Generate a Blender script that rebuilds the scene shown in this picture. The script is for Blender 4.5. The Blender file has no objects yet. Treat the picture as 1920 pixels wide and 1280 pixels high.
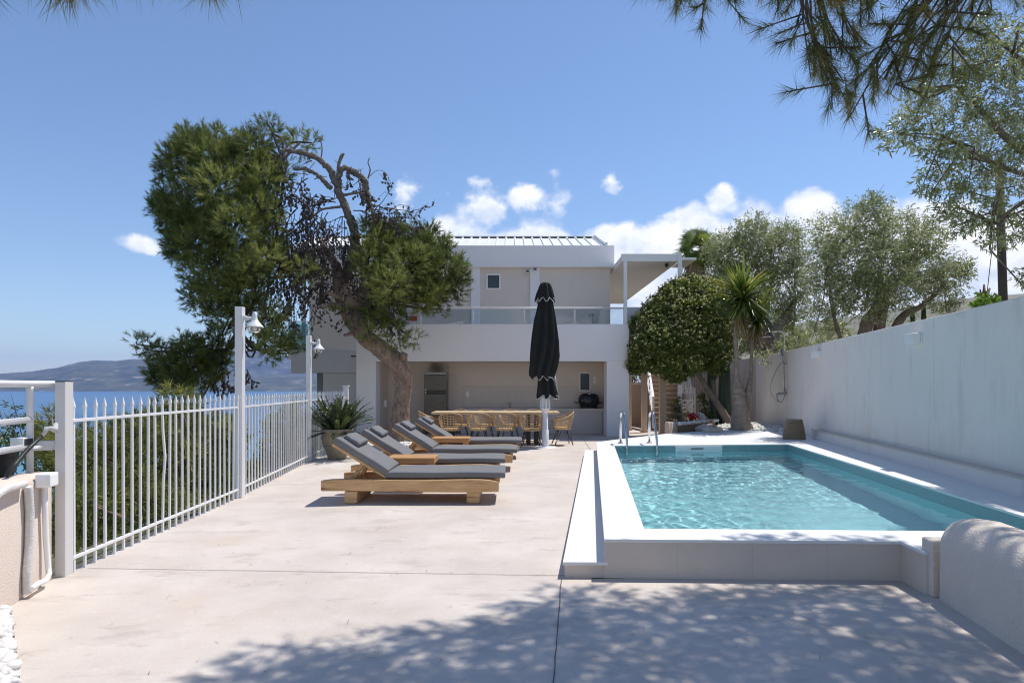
import bpy, bmesh, math, random
import numpy as np
from mathutils import Vector, Matrix
R = math.radians
random.seed(7)
rng = np.random.default_rng(11)
scene = bpy.context.scene
COL = scene.collection

# ------------------------------------------------------------------ camera
FOC, CX, CY, EYE = 1200.0, 960.0, 726.0, 1.45      # focal length, principal column and horizon row in photo pixels
cam_d = bpy.data.cameras.new('camera')
cam_d.sensor_width = 36.0
cam_d.lens = FOC / 1920 * 36
cam_d.shift_y = (CY - 640) / 1920
cam_d.clip_start = 0.05
cam_d.clip_end = 40000
cam = bpy.data.objects.new('camera', cam_d)
cam.location = (0, 0, EYE)
cam.rotation_euler = (R(90), 0, 0)
COL.objects.link(cam)
scene.camera = cam

# ------------------------------------------------------------------ sun, sky, exposure
SX, SY = 0.37, 0.31                                   # horizontal reach of the light per metre of height
SUN_EL = math.atan(1 / math.hypot(SX, SY))
SUN_AZ = math.atan2(SX, SY)                           # clockwise from +Y
sd = bpy.data.lights.new('sun', 'SUN')
sd.energy = 4.2
sd.angle = R(0.53)
sd.color = (1.0, 0.955, 0.89)
sun = bpy.data.objects.new('sun', sd)
sun.rotation_euler = Vector((SX, SY, 1.0)).to_track_quat('Z', 'Y').to_euler()
sun.location = (20, 14, 45)
COL.objects.link(sun)

world = bpy.data.worlds.new('World')
scene.world = world
world.use_nodes = True
wn, wl = world.node_tree.nodes, world.node_tree.links
wn.clear()
def wnode(t, **k):
    n = wn.new(t)
    for a, b in k.items(): setattr(n, a, b)
    return n
def wmath(op, a, b=None, c=None, clamp=False):
    n = wn.new('ShaderNodeMath'); n.operation = op; n.use_clamp = clamp
    for i, v in enumerate((a, b, c)):
        if v is None: continue
        if isinstance(v, (int, float)): n.inputs[i].default_value = v
        else: wl.new(v, n.inputs[i])
    return n.outputs[0]
def wnoise(vec, scale, detail, rough, off=(0, 0, 0)):
    m = wn.new('ShaderNodeVectorMath'); m.operation = 'ADD'; wl.new(vec, m.inputs[0]); m.inputs[1].default_value = off
    n = wn.new('ShaderNodeTexNoise'); n.inputs['Scale'].default_value = scale
    n.inputs['Detail'].default_value = detail; n.inputs['Roughness'].default_value = rough
    wl.new(m.outputs[0], n.inputs['Vector'])
    return n.outputs[0]
sky = wnode('ShaderNodeTexSky', sky_type='NISHITA')
sky.sun_disc = False
sky.sun_elevation = SUN_EL
sky.sun_rotation = SUN_AZ
sky.altitude = 0
sky.air_density = 1.0
sky.dust_density = 0.1
sky.ozone_density = 3.5
tc = wnode('ShaderNodeTexCoord')
sep = wnode('ShaderNodeSeparateXYZ'); wl.new(tc.outputs['Generated'], sep.inputs[0])
az = wmath('ARCTAN2', sep.outputs[0], sep.outputs[1])
el = wmath('ARCSINE', sep.outputs[2])
cv = wnode('ShaderNodeCombineXYZ'); wl.new(az, cv.inputs[0]); wl.new(wmath('MULTIPLY', el, 1.25), cv.inputs[1])
n1 = wnoise(cv.outputs[0], 9.0, 12, 0.56, (3.1, 1.7, 0.4))
n1b = wnoise(cv.outputs[0], 9.0, 12, 0.56, (3.1 + 0.008, 1.7 + 0.022, 0.4))
n2 = wnoise(cv.outputs[0], 3.2, 3, 0.5, (9.3, 0.2, 2.4))
vo = wn.new('ShaderNodeTexVoronoi'); vo.feature = 'SMOOTH_F1'; vo.inputs['Scale'].default_value = 15.0; vo.inputs['Smoothness'].default_value = 0.35
wv_ = wn.new('ShaderNodeVectorMath'); wv_.operation = 'MULTIPLY_ADD'
nz = wn.new('ShaderNodeTexNoise'); nz.inputs['Scale'].default_value = 26; nz.inputs['Detail'].default_value = 8; wl.new(cv.outputs[0], nz.inputs['Vector'])
wl.new(nz.outputs['Color'], wv_.inputs[0]); wv_.inputs[1].default_value = (0.05, 0.05, 0.0); wl.new(cv.outputs[0], wv_.inputs[2]); wl.new(wv_.outputs[0], vo.inputs['Vector'])
puffs = wmath('SUBTRACT', 0.42, vo.outputs['Distance'])
rise = wn.new('ShaderNodeMapRange'); rise.interpolation_type = 'SMOOTHSTEP'
rise.inputs[1].default_value = -0.25; rise.inputs[2].default_value = -0.10
rise.inputs[3].default_value = -0.12; rise.inputs[4].default_value = 0.282
wl.new(az, rise.inputs[0])
bank_top = wmath('ADD', wmath('ADD', rise.outputs[0], wmath('MULTIPLY', az, 0.0)), wmath('MULTIPLY', wmath('SUBTRACT', n2, 0.5), 0.02))
hump = wmath('DIVIDE', wmath('SUBTRACT', az, 0.03), 0.24)
bank_top = wmath('ADD', bank_top, wmath('MULTIPLY', wmath('SUBTRACT', 1.0, wmath('MULTIPLY', hump, hump), clamp=True), 0.022))
bank = wmath('ADD', wmath('DIVIDE', wmath('SUBTRACT', bank_top, el), 0.045), wmath('ADD', wmath('MULTIPLY', wmath('SUBTRACT', n1, 0.5), 3.4), wmath('MULTIPLY', puffs, 2.6)))
def puff(a0, e0, wa, we, k):
    da = wmath('DIVIDE', wmath('SUBTRACT', az, a0), wa)
    de = wmath('DIVIDE', wmath('SUBTRACT', el, e0), we)
    d = wmath('SQRT', wmath('ADD', wmath('MULTIPLY', da, da), wmath('MULTIPLY', de, de)))
    return wmath('ADD', wmath('SUBTRACT', 0.75, d), wmath('MULTIPLY', wmath('SUBTRACT', n1, 0.5), k))
small = puff(-0.522, 0.186, 0.036, 0.014, 5.0)
wisp = puff(-0.165, 0.285, 0.05, 0.034, 7.5)
dens = wmath('MAXIMUM', bank, wmath('MAXIMUM', small, wisp))
soft = wn.new('ShaderNodeMapRange'); soft.interpolation_type = 'SMOOTHSTEP'
soft.inputs[1].default_value = 0.0; soft.inputs[2].default_value = 0.75
wl.new(dens, soft.inputs[0])
# thinner, milkier air inside the low part of the bank
low = wn.new('ShaderNodeMapRange'); low.interpolation_type = 'SMOOTHSTEP'
low.inputs[1].default_value = 0.02; low.inputs[2].default_value = 0.15; low.inputs[3].default_value = 0.62; low.inputs[4].default_value = 1.0
wl.new(el, low.inputs[0])
cover = wmath('MULTIPLY', soft.outputs[0], low.outputs[0], clamp=True)
light = wmath('ADD', wmath('ADD', wmath('MULTIPLY', wmath('SUBTRACT', n1, n1b), 5.0), wmath('MULTIPLY', puffs, 0.7)), 0.5, clamp=True)
ccol = wn.new('ShaderNodeMix'); ccol.data_type = 'RGBA'
ccol.inputs[6].default_value = (4.7, 5.2, 6.1, 1); ccol.inputs[7].default_value = (7.0, 7.05, 7.15, 1)
wl.new(light, ccol.inputs[0])
skyg = wn.new('ShaderNodeMix'); skyg.data_type = 'RGBA'; skyg.blend_type = 'MULTIPLY'
skyg.inputs[0].default_value = 1.0; skyg.inputs[7].default_value = (0.84, 0.845, 0.87, 1)
wl.new(sky.outputs[0], skyg.inputs[6])
mixc = wn.new('ShaderNodeMix'); mixc.data_type = 'RGBA'
wl.new(cover, mixc.inputs[0]); wl.new(skyg.outputs[2], mixc.inputs[6]); wl.new(ccol.outputs[2], mixc.inputs[7])
bg = wnode('ShaderNodeBackground'); bg.inputs['Strength'].default_value = 0.15
wl.new(mixc.outputs[2], bg.inputs['Color'])
wo = wnode('ShaderNodeOutputWorld'); wl.new(bg.outputs[0], wo.inputs['Surface'])

scene.view_settings.view_transform = 'Standard'
scene.view_settings.look = 'None'
scene.view_settings.exposure = 0.2
scene.view_settings.gamma = 1.0
scene.render.engine = 'CYCLES'
scene.cycles.use_denoising = True
scene.cycles.filter_width = 1.1
scene.cycles.max_bounces = 10
scene.cycles.diffuse_bounces = 5
scene.cycles.glossy_bounces = 4
scene.cycles.transmission_bounces = 8
scene.cycles.transparent_max_bounces = 16
scene.cycles.volume_bounces = 0
scene.cycles.sample_clamp_indirect = 6.0
scene.cycles.caustics_reflective = False

# ------------------------------------------------------------------ helpers
def P(px, py, Y):
    """point at distance Y that stands at photo pixel (px, py)"""
    return Vector(((px - CX) / FOC * Y, Y, EYE - (py - CY) / FOC * Y))
def G(px, py, h=0.0):
    """point on the level z = h seen at photo pixel (px, py)"""
    Y = FOC * (EYE - h) / (py - CY)
    return Vector(((px - CX) / FOC * Y, Y, h))

def tag(o, label=None, cat=None, group=None, kind=None):
    if label: o['label'] = label
    if cat: o['category'] = cat
    if group: o['group'] = group
    if kind: o['kind'] = kind
    return o
BASE = {}
def thing(name, label, cat, loc=(0, 0, 0), group=None, rz=0.0):
    o = bpy.data.objects.new(name, None)
    o.empty_display_size = 0.2
    COL.objects.link(o)
    o.location = loc
    o.rotation_euler = (0, 0, rz)
    BASE[o.name] = Vector(loc)
    return tag(o, label, cat, group)

class MB:
    def __init__(s): s.v = []; s.f = []; s.sm = []
    def add(s, vs, fs, smooth=False):
        b = len(s.v)
        s.v.extend([tuple(v) for v in vs]); s.f.extend([tuple(b + i for i in f) for f in fs]); s.sm.extend([smooth] * len(fs))
        return s
    def box(s, x0, x1, y0, y1, z0, z1):
        return s.prism([(x0, y0), (x1, y0), (x1, y1), (x0, y1)], z0, z1)
    def prism(s, poly, z0, z1):
        n = len(poly)
        a = sum(poly[i][0] * poly[(i + 1) % n][1] - poly[(i + 1) % n][0] * poly[i][1] for i in range(n))
        if a < 0: poly = poly[::-1]
        vs = [(p[0], p[1], z0) for p in poly] + [(p[0], p[1], z1) for p in poly]
        fs = [tuple(range(n - 1, -1, -1)), tuple(range(n, 2 * n))] + [(i, (i + 1) % n, n + (i + 1) % n, n + i) for i in range(n)]
        return s.add(vs, fs)
    def bar(s, a, b, w, h, up=(0, 0, 1)):
        """rectangular bar from a to b, w across, h along up"""
        a, b = Vector(a), Vector(b); d = (b - a).normalized(); up = Vector(up)
        x = d.cross(up).normalized(); u = x.cross(d).normalized()
        vs = []
        for p in (a, b):
            for sx, sy in ((-1, -1), (1, -1), (1, 1), (-1, 1)): vs.append(p + x * sx * w / 2 + u * sy * h / 2)
        return s.add(vs, [(3, 2, 1, 0), (4, 5, 6, 7)] + [(i, (i + 1) % 4, 4 + (i + 1) % 4, 4 + i) for i in range(4)])
    def tube(s, pts, rad, n=8, cap=True, jitter=0.0):
        pts = [Vector(p) for p in pts]
        if not isinstance(rad, (list, tuple)): rad = [rad] * len(pts)
        up = Vector((0, 0, 1)); prev = None; rings = []
        for i, p in enumerate(pts):
            d = (pts[min(i + 1, len(pts) - 1)] - pts[max(i - 1, 0)])
            d = d.normalized() if d.length > 1e-9 else Vector((0, 0, 1))
            if prev is None:
                x = d.cross(up)
                if x.length < 1e-3: x = d.cross(Vector((0, 1, 0)))
                x.normalize()
            else:
                x = prev - d * prev.dot(d)
                if x.length < 1e-6: x = d.orthogonal()
                x.normalize()
            prev = x; y = d.cross(x)
            rings.append([p + (x * math.cos(2 * math.pi * k / n) + y * math.sin(2 * math.pi * k / n)) * rad[i] * (1 + random.uniform(-jitter, jitter)) for k in range(n)])
        vs = [v for r in rings for v in r]; fs = []
        for i in range(len(rings) - 1):
            for k in range(n): fs.append((i * n + k, i * n + (k + 1) % n, (i + 1) * n + (k + 1) % n, (i + 1) * n + k))
        s.add(vs, fs, True)
        if cap:
            b = len(s.v) - len(vs)
            s.f += [tuple(b + k for k in range(n - 1, -1, -1)), tuple(b + len(vs) - n + k for k in range(n))]; s.sm += [False, False]
        return s
    def lathe(s, prof, n=24, c=(0, 0, 0), fn=None):
        vs = []
        for (r, z) in prof:
            for k in range(n):
                a = 2 * math.pi * k / n; rr = r * (fn(a, z) if fn else 1)
                vs.append((c[0] + rr * math.cos(a), c[1] + rr * math.sin(a), c[2] + z))
        fs = [(i * n + k, i * n + (k + 1) % n, (i + 1) * n + (k + 1) % n, (i + 1) * n + k) for i in range(len(prof) - 1) for k in range(n)]
        return s.add(vs, fs, True)
    def build(s, name, mat, parent=None, bevel=0.0, seg=2, world=True, smooth=None):
        me = bpy.data.meshes.new(name)
        off = Vector((0, 0, 0))
        if parent is not None and world: off = BASE.get(parent.name, off)
        me.from_pydata([(x - off.x, y - off.y, z - off.z) for x, y, z in s.v], [], s.f)
        me.polygons.foreach_set('use_smooth', s.sm if smooth is None else [smooth] * len(s.f))
        me.materials.append(mat); me.update()
        o = bpy.data.objects.new(name, me); COL.objects.link(o)
        if parent is not None:
            o.parent = parent; BASE[o.name] = off
        if bevel:
            m = o.modifiers.new('bevel', 'BEVEL'); m.width = bevel; m.segments = seg; m.limit_method = 'ANGLE'; m.angle_limit = R(40)
            m.harden_normals = False
        return o

def np_mesh(name, mat, verts, k, parent=None, var=None, smooth=False):
    """verts (N, k, 3): N separate k-sided leaves as ONE mesh; var (N,) tone number per leaf"""
    N = len(verts)
    off = np.array(BASE.get(parent.name, Vector((0, 0, 0)))) if parent is not None else np.zeros(3)
    me = bpy.data.meshes.new(name)
    me.vertices.add(N * k); me.vertices.foreach_set('co', (verts - off).astype(np.float32).ravel())
    me.loops.add(N * k); me.loops.foreach_set('vertex_index', np.arange(N * k, dtype=np.int32))
    me.polygons.add(N); me.polygons.foreach_set('loop_start', np.arange(0, N * k, k, dtype=np.int32))
    try: me.polygons.foreach_set('loop_total', np.full(N, k, dtype=np.int32))
    except Exception: pass
    me.update(calc_edges=True)
    if var is not None:
        at = me.attributes.new('var', 'FLOAT', 'POINT'); at.data.foreach_set('value', np.repeat(var, k).astype(np.float32))
    me.materials.append(mat)
    o = bpy.data.objects.new(name, me); COL.objects.link(o)
    if parent is not None: o.parent = parent; BASE[o.name] = Vector(off)
    return o
def unit(a): return a / np.maximum(np.linalg.norm(a, axis=-1, keepdims=True), 1e-9)
def needles(base, dirs, length, width):
    side = unit(np.cross(dirs, rng.normal(size=dirs.shape)))
    L = np.asarray(length).reshape(-1, 1) if np.ndim(length) else length
    w = width * side / 2
    return np.stack([base - w, base + w, base + dirs * L], axis=1)
def leaves(base, dirs, length, width, droop=0.0):
    """four-cornered lance-shaped leaves"""
    side = unit(np.cross(dirs, rng.normal(size=dirs.shape)))
    L = length * rng.uniform(0.7, 1.2, (len(base), 1))
    mid = base + dirs * L * 0.45
    tip = base + dirs * L + np.array([0, 0, -1.0]) * L * droop
    return np.stack([base, mid + side * width / 2, tip, mid - side * width / 2], axis=1)
def blob_points(c, r, n, flat=0.85, shell=0.45, up=0.25):
    """points and outward directions in a lumpy ball"""
    d = unit(rng.normal(size=(n, 3)))
    rad = r * (shell + (1 - shell) * rng.random((n, 1))) * (0.85 + 0.3 * rng.random((n, 1)))
    p = np.array(c) + d * rad * np.array([1, 1, flat])
    return p, unit(d + np.array([0, 0, up]) + 0.35 * rng.normal(size=(n, 3)))
def pine_tufts(blobs, dens, nn, length, width, shoot=0.16, up=0.35, tone0=None):
    """blobs [(centre, radius)] -> needle triangles set round short shoots, and one number per shoot"""
    V, A = [], []
    for c, r in blobs:
        n = max(4, int(dens * r * r))
        p, d = blob_points(c, r, n, 0.9, 0.5, up)
        tone = rng.normal(0.46, 0.2) if tone0 is None else np.clip(0.36 + 0.34 * (tone0 - c[1]) + rng.normal(0, 0.14), 0.02, 0.95)  # with tone0, nearer clumps are coloured lighter to imitate sunlit tufts, farther ones darker
        var = np.clip(tone + rng.normal(0, 0.16, n), 0, 1)
        t = rng.random((n, nn, 1)); ax = np.repeat(d[:, None, :], nn, 1)
        b = p[:, None, :] + ax * t * shoot
        nd = unit(ax * rng.uniform(0.6, 1.5, (n, nn, 1)) + unit(rng.normal(size=(n, nn, 3))) * 0.75)
        V.append(needles(b.reshape(-1, 3), nd.reshape(-1, 3), length * rng.uniform(0.7, 1.15, n * nn), width))
        A.append(np.repeat(var, nn))
    return np.concatenate(V), np.concatenate(A)
def leaf_clumps(blobs, dens, length, width, shell=0.35, flat=0.85, twig=8, droop=0.1, up=0.2):
    V, A = [], []
    for c, r in blobs:
        n = max(4, int(dens * r * r / twig))
        p, d = blob_points(c, r, n, flat, shell, up)
        tone = rng.normal(0.5, 0.12)
        t = (np.arange(twig) / twig)[None, :, None]
        L = r * 0.28 + length
        b = p[:, None, :] + d[:, None, :] * t * min(L, length * 4)
        ld = unit(d[:, None, :] * 0.6 + unit(rng.normal(size=(n, twig, 3))))
        V.append(leaves(b.reshape(-1, 3), ld.reshape(-1, 3), length, width, droop))
        A.append(np.clip(np.repeat(np.clip(tone + rng.normal(0, 0.12, n), 0, 1), twig) + rng.normal(0, 0.16, n * twig), 0, 1))
    return np.concatenate(V), np.concatenate(A)
def copy_tree(o, parent=None):
    c = o.copy(); COL.objects.link(c)
    if parent is not None: c.parent = parent
    for ch in [x for x in COL.objects if x.parent == o]: copy_tree(ch, c)
    return c

# ------------------------------------------------------------------ materials
def M(name, c1, c2=None, scale=4.0, rough=0.7, bump=0.0, bscale=80.0, metal=0.0, detail=6.0, stretch=(1, 1, 1), spec=0.5, contrast=0.5, stains=None, coat=0.0, bdist=0.01):
    m = bpy.data.materials.new(name); m.use_nodes = True
    nt = m.node_tree; N, L = nt.nodes, nt.links
    b = N['Principled BSDF']
    b.inputs['Roughness'].default_value = rough; b.inputs['Metallic'].default_value = metal
    b.inputs['Specular IOR Level'].default_value = spec
    b.inputs['Coat Weight'].default_value = coat
    t = N.new('ShaderNodeTexCoord'); mp = N.new('ShaderNodeMapping'); mp.inputs['Scale'].default_value = stretch
    L.new(t.outputs['Object'], mp.inputs[0])
    col = None
    if c2 is not None:
        n = N.new('ShaderNodeTexNoise'); n.inputs['Scale'].default_value = scale; n.inputs['Detail'].default_value = detail; n.inputs['Roughness'].default_value = 0.6
        L.new(mp.outputs[0], n.inputs['Vector'])
        r = N.new('ShaderNodeValToRGB')
        r.color_ramp.elements[0].position = 0.5 - contrast * 0.5; r.color_ramp.elements[1].position = 0.5 + contrast * 0.5
        r.color_ramp.elements[0].color = (*c1, 1); r.color_ramp.elements[1].color = (*c2, 1)
        L.new(n.outputs[0], r.inputs[0]); col = r.outputs[0]
        rr = N.new('ShaderNodeMapRange'); rr.inputs[3].default_value = max(0.02, rough - 0.1); rr.inputs[4].default_value = min(1, rough + 0.1)
        L.new(n.outputs[0], rr.inputs[0]); L.new(rr.outputs[0], b.inputs['Roughness'])
    for st in (stains or []):
        sc, col2, lo, hi, amt, sx = st
        mp2 = N.new('ShaderNodeMapping'); mp2.inputs['Scale'].default_value = sx; L.new(t.outputs['Object'], mp2.inputs[0])
        n = N.new('ShaderNodeTexNoise'); n.inputs['Scale'].default_value = sc; n.inputs['Detail'].default_value = 8; n.inputs['Roughness'].default_value = 0.65
        L.new(mp2.outputs[0], n.inputs['Vector'])
        mr = N.new('ShaderNodeMapRange'); mr.interpolation_type = 'SMOOTHSTEP'; mr.inputs[1].default_value = lo; mr.inputs[2].default_value = hi; mr.inputs[4].default_value = amt
        L.new(n.outputs[0], mr.inputs[0])
        mx = N.new('ShaderNodeMix'); mx.data_type = 'RGBA'; L.new(mr.outputs[0], mx.inputs[0])
        if col is None: mx.inputs[6].default_value = (*c1, 1)
        else: L.new(col, mx.inputs[6])
        mx.inputs[7].default_value = (*col2, 1); col = mx.outputs[2]
    if col is None: b.inputs['Base Color'].default_value = (*c1, 1)
    else: L.new(col, b.inputs['Base Color'])
    if bump:
        n = N.new('ShaderNodeTexNoise'); n.inputs['Scale'].default_value = bscale; n.inputs['Detail'].default_value = 5
        L.new(mp.outputs[0], n.inputs['Vector'])
        bp = N.new('ShaderNodeBump'); bp.inputs['Strength'].default_value = bump; bp.inputs['Distance'].default_value = bdist
        L.new(n.outputs[0], bp.inputs['Height']); L.new(bp.outputs[0], b.inputs['Normal'])
    return m
def leafmat(name, stops, rough=0.5, trans=0.35, spec=0.4):
    """two-sided leaf; colour runs with each leaf's own random number"""
    m = bpy.data.materials.new(name); m.use_nodes = True
    N, L = m.node_tree.nodes, m.node_tree.links
    b = N['Principled BSDF']; b.inputs['Roughness'].default_value = rough; b.inputs['Specular IOR Level'].default_value = spec
    at = N.new('ShaderNodeAttribute'); at.attribute_name = 'var'
    r = N.new('ShaderNodeValToRGB')
    while len(r.color_ramp.elements) < len(stops): r.color_ramp.elements.new(0.5)
    for e, (p, c) in zip(r.color_ramp.elements, stops): e.position = p; e.color = (*c, 1)
    L.new(at.outputs['Fac'], r.inputs[0]); L.new(r.outputs[0], b.inputs['Base Color'])
    tr = N.new('ShaderNodeBsdfTranslucent'); L.new(r.outputs[0], tr.inputs['Color'])
    mx = N.new('ShaderNodeMixShader'); mx.inputs[0].default_value = trans
    L.new(b.outputs[0], mx.inputs[1]); L.new(tr.outputs[0], mx.inputs[2])
    L.new(mx.outputs[0], N['Material Output'].inputs['Surface'])
    return m
def glassmat(name, tint=(0.9, 0.97, 0.97), refl=0.12, rough=0.02):
    m = bpy.data.materials.new(name); m.use_nodes = True
    N, L = m.node_tree.nodes, m.node_tree.links; N.remove(N['Principled BSDF'])
    tr = N.new('ShaderNodeBsdfTransparent'); tr.inputs[0].default_value = (*tint, 1)
    gl = N.new('ShaderNodeBsdfGlossy'); gl.inputs['Roughness'].default_value = rough
    fr = N.new('ShaderNodeFresnel'); fr.inputs[0].default_value = 1.45
    mx = N.new('ShaderNodeMixShader'); L.new(fr.outputs[0], mx.inputs[0]); L.new(tr.outputs[0], mx.inputs[1]); L.new(gl.outputs[0], mx.inputs[2])
    L.new(mx.outputs[0], N['Material Output'].inputs['Surface'])
    return m

m_terrace = M('washed_concrete', (0.50, 0.435, 0.38), (0.65, 0.585, 0.525), 1.1, 0.62, 0.25, 60, contrast=0.42, detail=12,
              stains=[(1.6, (0.40, 0.345, 0.30), 0.54, 0.70, 0.6, (1, 2.2, 1)), (4.0, (0.30, 0.255, 0.22), 0.63, 0.72, 0.7, (0.35, 2.6, 1)), (11, (0.70, 0.65, 0.60), 0.55, 0.8, 0.55, (1, 1, 1)), (45, (0.33, 0.28, 0.245), 0.62, 0.74, 0.6, (1, 1, 1)), (0.6, (0.58, 0.45, 0.33), 0.5, 0.75, 0.5, (1, 1, 1)), (9, (0.24, 0.20, 0.17), 0.67, 0.74, 0.7, (0.18, 3.0, 1)), (2.6, (0.36, 0.30, 0.25), 0.66, 0.71, 0.55, (1.2, 0.5, 1))])
m_joint = M('dark_joint_line', (0.10, 0.085, 0.075), (0.2, 0.17, 0.15), 30, 0.9)  # dark strip colour for the terrace joints
m_tile = M('white_porcelain_tile', (0.74, 0.735, 0.72), (0.81, 0.80, 0.785), 2.5, 0.5, 0.06, 160, contrast=0.6, stains=[(40, (0.62, 0.60, 0.57), 0.62, 0.8, 0.35, (1, 1, 1))])
m_panel = M('speckled_stone_cladding', (0.60, 0.515, 0.44), (0.69, 0.60, 0.52), 3, 0.65, 0.15, 220, contrast=0.7, stains=[(150, (0.42, 0.36, 0.30), 0.55, 0.7, 0.6, (1, 1, 1)), (0.9, (0.54, 0.46, 0.39), 0.5, 0.7, 0.5, (1, 1, 2))])
m_white = M('house_render', (0.84, 0.82, 0.83), (0.87, 0.85, 0.86), 1.2, 0.85, 0.2, 140, contrast=0.7, stains=[(2.0, (0.68, 0.65, 0.64), 0.58, 0.8, 0.35, (3, 3, 0.5))])
m_beige = M('beige_render', (0.70, 0.615, 0.55), (0.76, 0.68, 0.615), 1.5, 0.85, 0.2, 140, contrast=0.7, stains=[(1.4, (0.60, 0.52, 0.46), 0.52, 0.75, 0.4, (1, 1, 1))])
m_tan = M('tan_render', (0.58, 0.46, 0.365), (0.65, 0.53, 0.43), 2.0, 0.85, 0.2, 140)
m_grey = M('grey_beige_render', (0.58, 0.54, 0.525), (0.64, 0.60, 0.585), 1.2, 0.85, 0.2, 140)
m_gwall = M('trowelled_wall_render', (0.77, 0.71, 0.67), (0.85, 0.79, 0.75), 1.1, 0.88, 0.35, 60, contrast=0.6, detail=9, stretch=(1, 1, 0.8),
            stains=[(2.2, (0.68, 0.60, 0.55), 0.5, 0.72, 0.6, (2.2, 2.2, 0.5)), (0.8, (0.68, 0.55, 0.45), 0.55, 0.75, 0.55, (1.5, 1, 1.0)), (9, (0.54, 0.49, 0.46), 0.58, 0.75, 0.4, (6, 6, 0.35))])
m_rough = M('pebbledash_render', (0.72, 0.63, 0.54), (0.80, 0.71, 0.62), 2, 0.9, 0.8, 70, bdist=0.016, stains=[(1.5, (0.50, 0.46, 0.42), 0.55, 0.75, 0.4, (1, 1, 1))])
m_pink = M('pale_pink_render', (0.66, 0.55, 0.47), (0.74, 0.65, 0.57), 1.6, 0.9, 0.7, 110, stains=[(2.5, (0.55, 0.44, 0.36), 0.55, 0.75, 0.5, (1, 1, 1))])
m_metal = M('white_painted_metal', (0.74, 0.74, 0.75), (0.79, 0.79, 0.80), 3, 0.38, 0.05, 60, stains=[(9, (0.55, 0.53, 0.50), 0.68, 0.8, 0.4, (1, 1, 1))])
m_postface = M('grey_white_painted_post', (0.66, 0.645, 0.635), (0.71, 0.695, 0.68), 2, 0.5, 0.05, 60, stains=[(7, (0.5, 0.48, 0.46), 0.68, 0.8, 0.4, (1, 1, 1))])
m_roof = M('white_standing_seam_metal', (0.70, 0.71, 0.71), (0.77, 0.78, 0.78), 1.5, 0.45)
m_dark = M('dark_anodised', (0.02, 0.022, 0.025), (0.03, 0.033, 0.036), 6, 0.4)
m_black = M('black_powder_coat', (0.015, 0.015, 0.016), (0.025, 0.025, 0.026), 20, 0.5)
m_pane = M('dark_louvre_glass', (0.03, 0.04, 0.05), (0.05, 0.065, 0.075), 2, 0.1)
m_greenpane = M('grey_green_shutter', (0.16, 0.19, 0.19), (0.20, 0.23, 0.23), 2, 0.5)
m_wood = M('oiled_oak_beam', (0.42, 0.22, 0.085), (0.74, 0.49, 0.25), 5, 0.5, 0.6, 30, stretch=(0.5, 3.4, 3.4), contrast=0.7, detail=9,
           stains=[(5, (0.22, 0.10, 0.035), 0.55, 0.64, 0.9, (0.25, 4.5, 4.5)), (3, (0.16, 0.07, 0.03), 0.70, 0.76, 0.8, (1.2, 2, 2))])
m_endwood = M('oak_side_table', (0.38, 0.17, 0.06), (0.58, 0.34, 0.15), 8, 0.5, 0.3, 40, stretch=(0.5, 5, 3), contrast=0.7, stains=[(5, (0.24, 0.09, 0.03), 0.55, 0.7, 0.7, (0.4, 5, 5))])
m_fabric = M('charcoal_outdoor_fabric', (0.155, 0.155, 0.16), (0.205, 0.205, 0.21), 60, 0.95, 0.4, 700, stains=[(3, (0.245, 0.245, 0.25), 0.5, 0.8, 0.5, (1, 1, 1))], spec=0.2, bdist=0.004)
m_canvas = M('black_parasol_canvas', (0.014, 0.0145, 0.014), (0.024, 0.025, 0.023), 5, 0.8, 0.3, 300, spec=0.25, bdist=0.004)
m_piping = M('pale_hem_tape', (0.42, 0.43, 0.42), (0.5, 0.5, 0.5), 20, 0.8)
m_rattan = M('natural_rattan', (0.42, 0.27, 0.13), (0.60, 0.42, 0.23), 18, 0.55, 0.2, 90)
m_tablewood = M('pale_table_wood', (0.50, 0.36, 0.20), (0.64, 0.49, 0.30), 6, 0.5, 0.2, 40, stretch=(0.4, 5, 3))
m_steel = M('brushed_steel', (0.10, 0.09, 0.08), (0.16, 0.145, 0.13), 4, 0.34, metal=0.9, stretch=(1, 1, 14), stains=[(3.2, (0.13, 0.12, 0.11), 0.52, 0.7, 0.7, (1, 1, 1.3))])
m_chrome = M('polished_steel', (0.62, 0.63, 0.64), None, rough=0.12, metal=1.0)
m_chromedull = M('weathered_chrome', (0.45, 0.43, 0.40), (0.55, 0.53, 0.5), 20, 0.3, metal=1.0)
m_stone = M('grey_counter_stone', (0.60, 0.535, 0.485), (0.67, 0.60, 0.55), 4, 0.5, 0.05, 90)
m_plastic = M('white_plastic', (0.84, 0.84, 0.83), (0.88, 0.88, 0.87), 8, 0.4)
m_pot = M('mossy_terracotta', (0.20, 0.165, 0.11), (0.38, 0.33, 0.25), 5, 0.85, 0.5, 40, contrast=0.8, stains=[(4, (0.12, 0.105, 0.07), 0.52, 0.7, 0.6, (1, 1, 1.6))])
m_tpot = M('orange_terracotta', (0.42, 0.14, 0.06), (0.5, 0.2, 0.09), 6, 0.8)
m_pebble = M('white_marble_pebble', (0.58, 0.56, 0.53), (0.74, 0.725, 0.70), 9, 0.6)
m_rock = M('grey_boulder', (0.42, 0.36, 0.30), (0.62, 0.55, 0.48), 5, 0.85, 0.7, 20)
m_wicker = M('weathered_wicker', (0.15, 0.105, 0.065), (0.40, 0.31, 0.21), 30, 0.8, 0.4, 90, stretch=(1, 1, 2))
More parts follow.
